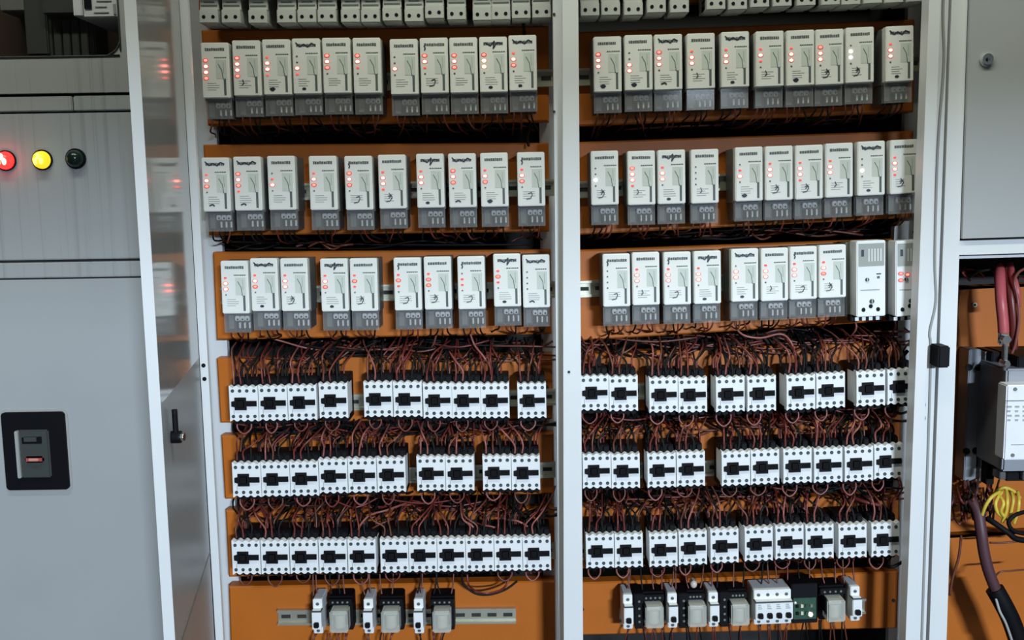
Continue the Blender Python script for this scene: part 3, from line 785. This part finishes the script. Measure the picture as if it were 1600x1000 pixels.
def plug_relay(px, py, w, label, group=None):
    root = place('plug_in_relay', label, 'relay', px, py, YD + .005, group)
    mb = MB(); mb.box(-w / 2, w / 2, -0.040, -0.0095, -0.029, 0.028, BLACK, 0.001); mb.box(-w / 2, w / 2, -0.048, -0.03, 0.016, 0.026, BLACK, 0.001)
    for k in range(4): mb.disc(-w / 2 + .007 + k * (w - .014) / 3, -.0485, .021, .0018, .0018, .001, METER_GREY, 8)
    obj('relay_base', mb.data('relay_base'), root)['label'] = 'black socket base'
    mb = MB(); mb.box(-.0145, .0145, -0.066, -0.040, -0.0225, 0.0135, CUBE_CLEAR, 0.002); sh = obj('relay_shell', mb.data('relay_shell'), root); sh['label'] = 'clear plastic shell'
    mb = MB(); mb.tube([(0, -.052, -.018), (0, -.052, .003)], 0.0085, COIL, 10); mb.box(-.011, .011, -.058, -.042, .004, .009, CLAMP, .001); obj('coil', mb.data('coil'), sh)
    mb = MB(); mb.box(-.016, -.0135, -.062, -.040, -.010, .016, BLACK, .0005); obj('retaining_clip', mb.data('retaining_clip'), root)
    return root
for i, x in enumerate((494.5, 574.5, 653.5)):
    mini_breaker(x, 968, 1, f"narrow white breaker on the left bay's bottom rail, {ORD[i + 1]} from left", 'narrow breakers on the left bottom rail')
for i, x in enumerate((529, 609.5, 690)):
    plug_relay(x, 968, 0.0375, f"black relay with clear shell on left bay's bottom rail, {ORD[i + 1]} from left", 'plug-in relays on the left bottom rail')
def aux_block(px, py, label):
    root = place('terminal_module', label, 'terminal', px, py, YD + .01, None)
    mb = MB(); mb.box(-.0075, .0075, -.052, -.0095, -.028, .030, BLACK, .001); obj('module_body', mb.data('module_body'), root)
    for z in (-.016, -.006, .006, .018):
        mb = MB(); mb.disc(0, -.0526, z, .002, .002, .001, METER_GREY, 8); obj('terminal_screw', mb.data('terminal_screw'), root)
for i, (x, y) in enumerate(((982.5, 961), (1052.5, 959), (1117, 957.5))):
    mini_breaker(x, y, 1, f"narrow white breaker on right bay's bottom rail, {ORD[i + 1]} from left", 'narrow breakers on the right bottom rail')
for i, (x, y) in enumerate(((1023, 961), (1090, 959), (1157, 957))):
    plug_relay(x, y, 0.030 if i else 0.036, f"black relay with clear shell on right bay's bottom rail, {ORD[i + 1]} from left", 'plug-in relays on the right bottom rail')
aux_block(1000, 960, 'slim black terminal module right of the first narrow breaker, right bay')
aux_block(1070, 959, 'slim black terminal module right of the second narrow breaker, right bay')
aux_block(1134, 957, 'slim black terminal module right of the third narrow breaker, right bay')
mini_breaker(1210, 953, 4, 'white four-pole breaker with four black levers on bottom rail of right bay')
root = place('electronic_timer', 'black module with green circuit board and white light right of four-pole breaker', 'timer', 1262, 952, YD + .005)
mb = MB(); mb.box(-.0205, .0205, -.050, -.0095, -.030, .036, BLACK, .001); obj('module_body', mb.data('module_body'), root)
mb = MB(); mb.box(-.0185, .0175, -.052, -.0498, -.022, .013, PCB)
for k in range(8): mb.box(-.015 + (k % 4) * .0075, -.011 + (k % 4) * .0075, -.0545, -.0515, -.014 + (k // 4) * .012, -.009 + (k // 4) * .012, (BLACK, COIL, PCB, METER_GREY)[k % 4])
obj('circuit_board', mb.data('circuit_board'), root)['label'] = 'green circuit board'
mb = MB(); mb.dome(.0085, -.053, -.014, .0034, .0044, .003, LED_WHITE, 10, 3); obj('led', mb.data('led'), root)['label'] = 'white light'
mb = MB(); mb.dome(-.016, -.053, .006, .0026, .0026, .002, CLAMP, 10, 3); obj('terminal_screw', mb.data('terminal_screw'), root)
plug_relay(1307, 951, 0.040, 'black relay with clear shell between the circuit board module and last breaker')
mini_breaker(1340, 948, 1, 'narrow white breaker at the right end of the bottom rail of right bay')

# ------------------------------------------------------------------ wires
def wire(pts, r, m, name, label, cat='wire', group=None, seg=6, sub=4, kind=None):
    o = Vector(pts[0]); mb = MB(); mb.tube([Vector(p) - o for p in pts], r, m, seg, sub)
    w = obj(name, mb.data(name), None, o)
    return tag(w, label, cat, group, kind)
rw = random.Random(21)
def U(a, b): return rw.uniform(a, b)
ROWGAP = {'upper': 0.044, 'middle': 0.040, 'lower': 0.040}
TANGLE = {}
def tangle(key):
    if key not in TANGLE: TANGLE[key] = MB()
    return TANGLE[key]
for (rn, bay), lst in CONT.items():
    grp = f'wires of the {rn} contactor row, {bay} bay'
    for i, (px, py) in enumerate(lst):
        c = P(px, py, YD); zt = c.z + CH / 2 + 0.004; zb_ = c.z - CH / 2 - 0.004
        where = f'the {ORD[i + 1]} contactor, {rn} contactor row, {bay} bay'
        up = ROWGAP[rn]
        lean = U(-0.030, 0.030)
        for k in (0, 1):
            x = c.x + DOTS[k]
            m = rw.choice((RED_WIRE, RED_WIRE, RUST_WIRE, PINK_WIRE))
            dx = lean + U(-0.018, 0.018)
            pts = [(x, YD + 0.010, zt - .003), (x + U(-.002, .002), YD + 0.010, zt + up * .30), (x + dx * U(.2, .7), YD + U(0.0, 0.028), zt + up * U(.6, .9)), (x + dx, YP - 0.006, zt + up * U(.95, 1.1)), (x + dx * 1.3, YP + 0.034, zt + up * U(1.0, 1.25))]
            wire(pts, 0.00145, m, 'control_wire', f"{('left', 'right')[k]} red wire on top of {where}", 'wire', grp)
        x = c.x + DOTS[2]
        dx = U(-0.03, 0.03)
        pts = [(x, YD + 0.010, zt - .003), (x + U(-.003, .003), YD + 0.012, zt + up * .35), (x + dx * .6, YD + U(.02, .04), zt + up * .7), (x + dx, YP - .006, zt + up * 1.0), (x + dx * 1.2, YP + 0.036, zt + up * 1.15)]
        wire(pts, 0.0016, BLACK_WIRE, 'control_wire', f'black wire on top of {where}', 'wire', grp)
        # small loop that bridges two lower terminals
        x0 = c.x + DOTS[0] + 0.001; x1 = x0 + U(0.014, 0.020); dz = U(0.017, 0.023)
        pts = [(x0, YD + .020, zb_ + .004), (x0 - .0015, YD + .018, zb_ - dz * .55), ((x0 + x1) / 2, YD + .016, zb_ - dz), (x1 + .0015, YD + .018, zb_ - dz * .55), (x1, YD + .020, zb_ + .004)]
        if not (rn == 'lower' and bay == 'left' and i in (6, 7, 8)):
            wire(pts, 0.00145, rw.choice((RED_WIRE, PINK_WIRE, RUST_WIRE)), 'wire_loop', f'red wire loop under {where}', 'wire', grp)
        # the many other leads, dark, that nobody could count
        T = tangle((rn, bay))
        for q in range(9):
            x = c.x + U(-.022, .022); dx = U(-.03, .03)
            T.tube([(x, YD + .034, zt - .002), (x, YD + U(.03, .05), zt + up * .4), (x + dx, YP - U(.006, .02), zt + up * U(.7, .95)), (x + dx * 1.4, YP + .036, zt + up * U(.9, 1.2))], 0.0015, rw.choice((BLACK_WIRE, BLACK_WIRE, RED_WIRE, RUST_WIRE)), 5, 3)
        for q in range(7):
            x = c.x + U(-.02, .02)
            T.tube([(x, YD + .03, zb_ + .004), (x + U(-.003, .003), YD + U(.025, .045), zb_ - .012), (x + U(-.02, .02), YP + .01, zb_ - U(.014, .022)), (x + U(-.03, .03), YP + .045, zb_ - U(.014, .026))], 0.0015, rw.choice((BLACK_WIRE, BLACK_WIRE, BLACK_WIRE, RED_WIRE)), 5, 3)
        for q in range(2):                        # leads running sideways along the row, above and below
            x = c.x + U(-.03, .0); z = zt + up * U(.45, 1.1); L = U(.06, .13)
            T.tube([(x, YD + U(.05, .062), z), (x + L * .5, YD + U(.045, .06), z - U(.0, .012)), (x + L, YD + U(.05, .063), z + U(-.006, .006))], 0.0016, rw.choice((BLACK_WIRE, RUST_WIRE, RED_WIRE)), 5, 4)
for (rn, bay), T in TANGLE.items():
    o = obj('wire_tangle', T.data('wire_tangle'))
    tag(o, f'dark tangle of thin leads behind the {rn} contactor row of the {bay} bay', 'wire', None, 'stuff')

# leads dropping out of the relays
for rname, left, right in (('top', ROW1, ROW1R), ('middle', ROW2, ROW2R), ('bottom', ROW3, ROW3R)):
    for bay, lst in (('left', left), ('right', right)):
        T = MB()
        for (l, t, r, b, _) in lst:
            c = P((l + r) / 2, b, YD); z = c.z - .026
            for q, x in enumerate((-.0135, -.0025, .005, .0125)):
                dx = U(-.02, .02); m = rw.choice((BLACK_WIRE, BLACK_WIRE, RED_WIRE, RUST_WIRE))
                T.tube([(c.x + x, YD + .022, z), (c.x + x, YD + .022, z - .010), (c.x + x + dx * .4, YD + U(.03, .05), z - U(.016, .024)), (c.x + x + dx, YP + .02, z - U(.02, .030)), (c.x + x + dx * 1.5, YP + .05, z - U(.022, .036))], 0.0014, m, 5, 3)
        # bunched leads lying along the gap below the row
        a, b2 = lst[0], lst[-1]
        A, B = P(a[0], a[3] + 52, YP + .02), P(b2[2], b2[3] + 52, YP + .02)
        for q in range(9):
            f0, f1 = sorted((U(.04, 1), U(.04, .97))); f1 = max(f1, f0 + .15)
            T.tube([A.lerp(B, f0 + (f1 - f0) * s) + Vector((0, U(-.012, .03), U(-.012, .005))) for s in (0, .25, .5, .75, 1)], 0.0018, rw.choice((BLACK_WIRE, BLACK_WIRE, RUST_WIRE)), 5, 4)
        o = obj('wire_tangle', T.data('wire_tangle'))
        tag(o, f'dark tangle of thin leads under the {rname} relay row of the {bay} bay', 'wire', None, 'stuff')

# single longer leads that stand out
def pxw(pts, r, m, label, name='control_wire', seg=6):
    return wire([P(x, y, Y) for x, y, Y in pts], r, m, name, label, 'wire', None, seg, 6)
pxw([(418, 527, 1.50), (440, 533, 1.505), (485, 545, 1.52), (535, 548, 1.52), (590, 545, 1.53)], .0016, PINK_WIRE, 'faded red wire sagging under the third relay of the left bottom relay row')
pxw([(590, 533, 1.51), (560, 546, 1.50), (520, 547, 1.50), (470, 538, 1.51)], .0018, BLACK_WIRE, 'black wire sagging along the gap above the left upper contactor row')
pxw([(682, 522, 1.485), (677, 538, 1.50), (668, 547, 1.52), (650, 549, 1.55)], .0016, PINK_WIRE, 'faded red wire curving down below the seventh relay, left bottom relay row')
pxw([(735, 522, 1.485), (742, 540, 1.485), (756, 558, 1.47), (766, 575, 1.475), (768, 596, 1.478)], .0017, PINK_WIRE, 'faded red wire slanting from the eighth relay to a contactor below')
pxw([(556, 840, 1.475), (562, 822, 1.47), (578, 805, 1.475), (604, 797, 1.48), (630, 788, 1.50), (650, 784, 1.545)], .0018, PINK_WIRE, 'bright red wire arching over the middle of the left lower contactor row')
pxw([(575, 830, 1.48), (592, 820, 1.475), (608, 813, 1.48), (622, 806, 1.505), (632, 792, 1.545)], .0015, RUST_WIRE, 'short brown wire below the arching red wire, left bay')
pxw([(745, 836, 1.478), (738, 822, 1.475), (724, 812, 1.485), (722, 800, 1.51), (724, 786, 1.545)], .0017, PINK_WIRE, 'red wire bending onto the ninth contactor of the left lower row')
pxw([(788, 836, 1.478), (783, 828, 1.475), (768, 823, 1.475), (752, 820, 1.485), (736, 812, 1.512), (722, 796, 1.545)], .0017, PINK_WIRE, 'red wire bending flat over the tenth contactor of the left lower row')
pxw([(832, 837, 1.478), (824, 823, 1.475), (808, 814, 1.475), (790, 811, 1.49), (774, 803, 1.512), (766, 790, 1.545)], .0018, PINK_WIRE, 'red wire arching onto the last contactor of the left lower row')
pxw([(730, 897, 1.48), (733, 915, 1.472), (748, 925, 1.451), (768, 926, 1.451), (788, 918, 1.472), (798, 897, 1.48)], .0016, RED_WIRE, 'large red wire loop hanging below the left lower contactor row')
pxw([(722, 897, 1.485), (724, 912, 1.475), (742, 927, 1.472), (765, 929, 1.472), (790, 921, 1.476), (808, 908, 1.485)], .0018, BLACK_WIRE, 'black wire loop around the large red loop, left bay')
pxw([(1148, 500, 1.485), (1152, 515, 1.48), (1165, 525, 1.475), (1190, 528, 1.475), (1220, 522, 1.48), (1236, 535, 1.475), (1243, 560, 1.475), (1245, 578, 1.478)], .0017, PINK_WIRE, 'long pinkish wire swooping above the right upper contactor row')
pxw([(1335, 500, 1.49), (1338, 512, 1.485), (1330, 524, 1.50), (1318, 530, 1.53)], .0017, PINK_WIRE, 'pinkish wire curling under the first tall relay')
pxw([(1398, 500, 1.49), (1398, 514, 1.485), (1388, 524, 1.50), (1372, 528, 1.53)], .0017, PINK_WIRE, 'pinkish wire curling under the second tall relay')
pxw([(1225, 806, 1.48), (1222, 794, 1.475), (1210, 784, 1.48), (1196, 782, 1.51), (1188, 768, 1.545)], .0018, PINK_WIRE, 'pinkish wire arching onto the seventh contactor, right lower row')
pxw([(1170, 808, 1.48), (1174, 790, 1.475), (1178, 775, 1.475), (1180, 762, 1.485)], .0016, RUST_WIRE, 'straight brown wire rising above the sixth contactor, right lower row')
pxw([(1123, 818, 1.48), (1117, 796, 1.475), (1106, 780, 1.485), (1098, 772, 1.515), (1092, 762, 1.55)], .0017, PINK_WIRE, 'pinkish wire slanting onto the fifth contactor, right lower row')
pxw([(1265, 808, 1.48), (1262, 800, 1.475), (1250, 790, 1.48), (1238, 782, 1.51), (1230, 768, 1.545)], .0015, RUST_WIRE, 'brown wire slanting onto the eighth contactor, right lower row')
pxw([(1378, 790, 1.475), (1355, 785, 1.475), (1335, 778, 1.49), (1320, 770, 1.52)], .0030, RED_WIRE, 'thick dark red lead slanting over the right end of the lower row')
pxw([(1425, 640, 1.47), (1408, 646, 1.462), (1396, 640, 1.465), (1390, 630, 1.475)], .0022, BLACK_WIRE, 'black loop at the right end of the right upper contactor row')
pxw([(1418, 548, 1.49), (1410, 560, 1.485), (1412, 578, 1.48)], .0028, BLACK_WIRE, 'thick black lead at the right end above the upper contactor row')
pxw([(1410, 878, 1.485), (1392, 886, 1.48), (1370, 880, 1.485)], .0026, BLACK_WIRE, 'black lead below the last contactor of the right lower row')
pxw([(818, 36, 1.49), (824, 120, 1.512), (828, 190, 1.53), (824, 215, 1.51), (826, 228, 1.50)], .0022, BLACK_WIRE, 'black vertical lead at the right end of the left top relay row')
# leads to the small devices on the bottom plates
k = 0
for side, xs, y0, y1 in (('left', (490, 497, 520, 533, 540, 572, 580, 598, 612, 650, 657, 676, 690, 704), 942, 902), ('right', (978, 986, 1005, 1022, 1034, 1048, 1056, 1078, 1092, 1112, 1120, 1146, 1160, 1188, 1203, 1217, 1231, 1252, 1266, 1290, 1306, 1320, 1336), 934, 888)):
    for n, x in enumerate(xs):
        s = tilt_at(x) * (x - xs[0]) * .8
        dx = U(-9, 9)
        m = rw.choice((RUST_WIRE, RED_WIRE, BLACK_WIRE, RUST_WIRE))
        wire([P(x, y0 + s, 1.495), P(x + dx * .2, y0 + s - 10, 1.49), P(x + dx * .7, y0 + s - 26, 1.495), P(x + dx, y1 + s - 6, 1.50)], .0013, m, 'control_wire',
             f"thin wire above the small devices on the {side} bottom plate", 'wire', f'thin wires dropping to the {side} bottom rail')
for side, xs, y0 in (('left', (492, 512, 528, 540, 574, 596, 612, 654, 676, 692), 996), ('right', (982, 1004, 1020, 1034, 1050, 1072, 1090, 1114, 1138, 1156, 1186, 1200, 1216, 1230, 1256, 1280, 1300, 1316), 986)):
    T = MB()
    for x in xs:
        s = tilt_at(x) * (x - xs[0]) * .9
        for q in range(2):
            m = rw.choice((RUST_WIRE, RED_WIRE, BLACK_WIRE)); d = U(-5, 5)
            T.tube([P(x + 3 * q, y0 + s - 6, 1.49), P(x + d, y0 + s + 8, 1.485), P(x + d * 2, y0 + s + 34, 1.50), P(x + d * 3, y0 + s + 70, 1.53)], .0013, m, 5, 4)
    tag(obj('wire_tangle', T.data('wire_tangle')), f'thin leads hanging below the small devices of the {side} bottom rail', 'wire', None, 'stuff')
c = P(1084, 913, 1.48)
mb = MB(); mb.dome(0, 0, 0, .0055, .0065, .004, mat('ceramic_ferrule', (0.72, 0.60, 0.52), 0.4), 10, 3); mb.disc(0, 0, 0, .0055, .0065, .012, CLAMP, 10)
tag(obj('wire_ferrule', mb.data('wire_ferrule'), None, c), 'pale round wire end above the second narrow breaker in the right bay', 'ferrule')

# ------------------------------------------------------------------ right cabinet
YC = 1.42
rc = thing('motor_panel', 'white cabinet at the right with closed grey upper door and open lower bay', 'cabinet', (0.95, 1.7, 0.0))
bpy.context.view_layer.update()
le, li, ld = edge(1487, 1452), edge(1512, 1479), edge(1516.5, 1483)
XR = 1900
mb = MB(); column(mb, le, li, YC, 1.445, WHITE_PAINT); part('post', mb, rc)
mb = MB(); slab(mb, [(li(376), 376.5), (XR, 364), (XR, 387), (li(398), 398.5)], YC, 1.48, WHITE_PAINT)
slab(mb, [(li(398), 400.5), (XR, 389), (XR, 393), (li(402), 404.5)], YC + .004, 1.48, WHITE_PAINT); part('cross_member', mb, rc)
mb = MB(); slab(mb, [(ld(-330), -330), (XR, -330), (XR, 360.5), (ld(373), 373)], YC - .006, YC + .012, GREY_PAINT); dr = part('cabinet_door', mb, rc, 'closed grey upper door')
mb = MB(); slab(mb, [(li(-330), -330), (XR, -330), (XR, 364), (li(376), 376)], YC + .013, YC + .02, SEAM); part('door_gasket', mb, rc)
c = P(1541, 93, YC - .006)
mb = MB(); mb.disc(c.x, c.y - .003, c.z, .0105, .0105, .003, GREY_PAINT, 20); mb.disc(c.x, c.y - .006, c.z, .0078, .0078, .004, CHROME, 20); mb.disc(c.x - .001, c.y - .0066, c.z - .001, .0026, .0026, .001, BLACK, 10); mb.box(c.x - .0006, c.x + .0006, c.y - .0068, c.y - .006, c.z - .006, c.z + .006, METER_GREY)
part('door_lock', mb, dr, 'chrome door lock')
xl2, xr2 = 0.675, 1.10
mb = MB(); mb.box(xl2, xr2, 1.80, 1.82, 0.0, 2.08, SHADE_INSIDE); mb.box(xr2, xr2 + .008, YC + .02, 1.82, 0, 2.08, SHADE_INSIDE); mb.box(xl2, xr2, YC + .02, 1.82, 2.06, 2.08, WHITE_PAINT); mb.box(xl2, xr2, YC + .03, 1.8, 0.0, .1, BLACK); part('cabinet_shell', mb, rc)
YQ = 1.66
def qplate(pts, Y=YQ):
    mb = MB(); slab(mb, pts, Y, Y + .004, ORANGE); slab(mb, [pts[0], pts[1], (pts[1][0], pts[1][1] + 4), (pts[0][0], pts[0][1] + 4)], Y, Y + .03, ORANGE)
    return part('mounting_plate', mb, rc, 'orange steel mounting plate')
qplate([(1470, 450), (1778, 436), (1778, 814), (1470, 832)])
qplate([(1460, 838), (1778, 820), (1778, 1500), (1460, 1500)])
c = P(1522, 476, YQ); mb = MB(); mb.disc(c.x, YQ - .003, c.z, .0045, .0045, .004, ZINC, 6); mb.disc(c.x, YQ - .0045, c.z, .002, .002, .002, SEAM, 8); part('fixing_screw', mb, rc)

def pslab(mb, x0, x1, y0, y1, Y0, Y1, m, bev=0.0015):
    a, b = P(x0, y1, Y0), P(x1, y0, Y0); mb.box(a.x, b.x, Y0, Y1, a.z, b.z, m, bev); return mb
def world_thing(name, label, cat, loc, pieces):
    root = thing(name, label, cat, loc)
    bpy.context.view_layer.update()
    for nm, mb, lab in pieces:
        o = part(nm, mb, root, lab)
    return root
mb = MB(); pslab(mb, 1506, 1534, 546, 752, 1.62, 1.658, mat('duct_grey_plastic', (0.23, 0.25, 0.28), 0.5, noise=0.15, scale=30))
holes = []
for (x, y) in ((1514, 574), (1528, 574), (1510, 705), (1524, 704)):
    c = P(x, y, 1.62); hb = MB(); hb.disc(c.x, 1.6185, c.z, .0058, .0058, .003, BLACK, 12); holes.append(('screw_hole', hb, None))
mb3 = MB(); pslab(mb3, 1536, 1540, 550, 752, 1.618, 1.658, MCCB_EDGE, .0005)
world_thing('wiring_duct', 'grey upright terminal duct with four black holes inside the right cabinet', 'duct', tuple(P(1520, 750, 1.658)), [('duct_body', mb, None)] + holes + [('side_strip', mb3, 'pale edge strip')])
mb = MB(); pslab(mb, 1541, 1563, 550, 758, 1.60, 1.658, BLACK)
tag(part('insulating_barrier', mb, None), 'black upright barrier between the grey duct and large contactor', 'barrier')
# large contactor cut by the picture's right edge
mb = MB(); pslab(mb, 1566, 1690, 575, 737, 1.53, 1.658, mat('contactor_grey_plastic', (0.30, 0.31, 0.34), 0.5), .003)
mb2 = MB(); pslab(mb2, 1568, 1690, 600, 719, 1.50, 1.53, PAPER, .002)
mb3 = MB(); pslab(mb3, 1571, 1690, 624, 627, 1.4994, 1.5, INK, 0)
for kx in range(4):
    for ky in range(4):
        pslab(mb3, 1574 + kx * 12, 1581 + kx * 12 - (ky % 2) * 2, 634 + ky * 7, 637 + ky * 7, 1.4994, 1.5, INK_LIGHT, 0)
pslab(mb3, 1580, 1600, 694, 695.5, 1.4994, 1.5, INK_LIGHT, 0)
mb4 = MB()
for x, y in ((1586, 608), (1582, 711)):
    c = P(x, y, 1.50); mb4.disc(c.x, 1.4985, c.z, .003, .003, .002, METER_GREY, 10)
mb5 = MB(); pslab(mb5, 1572, 1690, 737, 752, 1.545, 1.658, BLACK)
for x in (1562, 1598, 1634): pslab(mb5, x, x + 10, 738, 750, 1.535, 1.56, CHROME, .001)
mb6 = MB(); pslab(mb6, 1590, 1690, 556, 576, 1.545, 1.658, BLACK)
world_thing('large_contactor', "large contactor with white printed front at the picture's right edge", 'contactor', tuple(P(1630, 740, 1.658)), [('contactor_body', mb, None), ('front_cover', mb2, 'white front cover'), ('printed_label', mb3, None), ('screw', mb4, None), ('lower_terminal', mb5, None), ('upper_terminal', mb6, None)])
# red lugged cables
mb = MB(); mb.tube([P(1561, 418, 1.60), P(1562, 432, 1.565), P(1564, 470, 1.545), P(1567, 500, 1.542), P(1568, 520, 1.542)], .0085, SALMON, 12, 6)
mb2 = MB(); pslab(mb2, 1561, 1577, 515, 540, 1.538, 1.546, CHROME, .003); c = P(1570, 530, 1.536); mb2.disc(c.x, 1.529, c.z, .0075, .0075, .01, CHROME, 6); c = P(1571, 568, 1.536); mb2.disc(c.x, 1.529, c.z, .005, .006, .02, CHROME, 6)
pslab(mb2, 1568, 1576, 538, 580, 1.536, 1.546, CHROME, .001)
world_thing('power_cable', 'thick salmon red cable with chrome bolted lug in the right cabinet', 'cable', tuple(P(1568, 540, 1.54)), [('sleeve', mb, None), ('cable_lug', mb2, 'chrome cable lug')])
for nm, pts, r, m, lab in (
    ('power_cable', [(1570, 416, 1.60), (1574, 432, 1.57), (1579, 460, 1.55), (1583, 500, 1.545), (1584, 545, 1.55)], .0065, RED_WIRE, 'dark red cable right of the thick salmon cable'),
    ('power_cable', [(1578, 414, 1.60), (1582, 430, 1.56), (1589, 456, 1.545), (1590, 478, 1.55)], .0055, SALMON, 'short salmon cable right of the lugged one'),
    ('control_wire', [(1606, 418, 1.56), (1592, 425, 1.55), (1585, 440, 1.542), (1590, 466, 1.538), (1592, 500, 1.536), (1587, 535, 1.538), (1581, 552, 1.545)], .0022, PINK_WIRE, 'thin pink wire curving down beside the red cables'),
    ('control_wire', [(1516, 432, 1.62), (1530, 424, 1.60), (1555, 422, 1.59), (1575, 428, 1.58), (1600, 432, 1.58)], .0025, BLACK_WIRE, 'black wire across the top of the right cabinet opening'),
    ('conduit', [(1518, 782, 1.575), (1528, 800, 1.56), (1533, 830, 1.55), (1537, 860, 1.548), (1544, 890, 1.548), (1556, 922, 1.55), (1562, 935, 1.552)], .0095, PURPLE, 'thick purple-brown conduit curving down over the orange plate'),
    ('cable', [(1554, 920, 1.552), (1568, 945, 1.548), (1582, 975, 1.548), (1600, 1030, 1.55)], .0155, BLACK, 'thick black cable continuing below the purple conduit'),
    ('cable', [(1556, 935, 1.54), (1562, 955, 1.535), (1572, 975, 1.533), (1584, 1010, 1.535)], .0022, MCCB_EDGE, 'thin pale lead along the thick black cable'),
    ('cable', [(1542, 810, 1.56), (1555, 818, 1.548), (1575, 832, 1.54), (1592, 843, 1.54), (1640, 846, 1.545)], .0050, BLACK, 'black cable lying below the yellow wires'),
    ('cable', [(1600, 800, 1.545), (1584, 806, 1.54), (1576, 818, 1.538), (1590, 832, 1.538), (1640, 838, 1.545)], .0035, BLACK, "black cable loop at the right edge below yellow wires"),
    ('control_wire', [(1502, 836, 1.59), (1498, 870, 1.588), (1488, 905, 1.588), (1484, 930, 1.59)], .0022, RUST_WIRE, 'thin brown wire down the left of the right cabinet'),
    ('control_wire', [(1546, 848, 1.585), (1570, 848, 1.58), (1620, 842, 1.58)], .0018, RUST_WIRE, 'thin brown wire running flat across the lower orange plate'),
    ('control_wire', [(1552, 905, 1.57), (1562, 894, 1.565), (1580, 892, 1.565), (1620, 888, 1.57)], .0016, RUST_WIRE, 'thin brown wire arching right of the purple conduit'),
    ):
    wire([P(*p) for p in pts], r, m, nm, lab, 'cable' if r > .003 else 'wire', None, 10, 6)
for i, (pts, what) in enumerate((
    ([(1534, 806, 1.552), (1540, 790, 1.545), (1550, 776, 1.545), (1562, 768, 1.56)], 'leftmost yellow wire, straight and slanting, in the right cabinet'),
    ([(1566, 768, 1.56), (1556, 784, 1.545), (1558, 800, 1.545), (1568, 808, 1.55)], 'yellow wire bowing left in the right cabinet'),
    ([(1560, 772, 1.556), (1568, 786, 1.54), (1564, 800, 1.542), (1574, 812, 1.55)], 'crossing yellow wire in the middle of the yellow bunch'),
    ([(1572, 764, 1.56), (1574, 782, 1.543), (1572, 800, 1.543), (1566, 816, 1.55)], 'upright yellow wire right of the crossing yellow one'),
    ([(1578, 766, 1.57), (1583, 780, 1.55), (1580, 798, 1.55), (1576, 820, 1.555)], 'yellow wire second from the right end of the yellow bunch'),
    ([(1552, 774, 1.575), (1566, 762, 1.56), (1582, 766, 1.56), (1594, 778, 1.565)], 'yellow wire arching flat over the top of the yellow bunch'),
    ([(1590, 768, 1.56), (1592, 784, 1.545), (1590, 800, 1.546), (1584, 818, 1.55)], "yellow wire nearest the picture's right edge"))):
    wire([P(*p) for p in pts], .0028, YELLOW_WIRE, 'control_wire', what, 'wire', 'yellow wires in the right cabinet', 8, 6)
T = MB()
for q in range(34):
    x, y = U(1488, 1546), U(752, 800); dx = U(-16, 22); dp = U(.55, 1.0)
    T.tube([P(x, y - 6, 1.61 + U(0, .03)), P(x + dx * .2, y + 14 * dp, 1.575 + U(-.015, .02)), P(x + dx * .7, y + 26 * dp, 1.58 + U(-.015, .02)), P(x + dx, y + 12 * dp, 1.60 + U(-.02, .02)), P(x + dx * 1.2, y - 4, 1.63)], .0019, rw.choice((RUST_WIRE, RED_WIRE, BLACK_WIRE, PURPLE, BLACK_WIRE)), 6, 5)
for q in range(16):
    x, y = U(1500, 1600), U(408, 444)
    T.tube([P(x + U(-18, 18) * s, y + U(-8, 8), 1.63 + U(-.02, .03)) for s in (-1, 0, 1)], .002, rw.choice((RED_WIRE, BLACK_WIRE, BLACK_WIRE)), 5, 4)
tag(obj('wire_tangle', T.data('wire_tangle')), 'dark brown and black tangle of leads inside the right cabinet', 'wire', None, 'stuff')
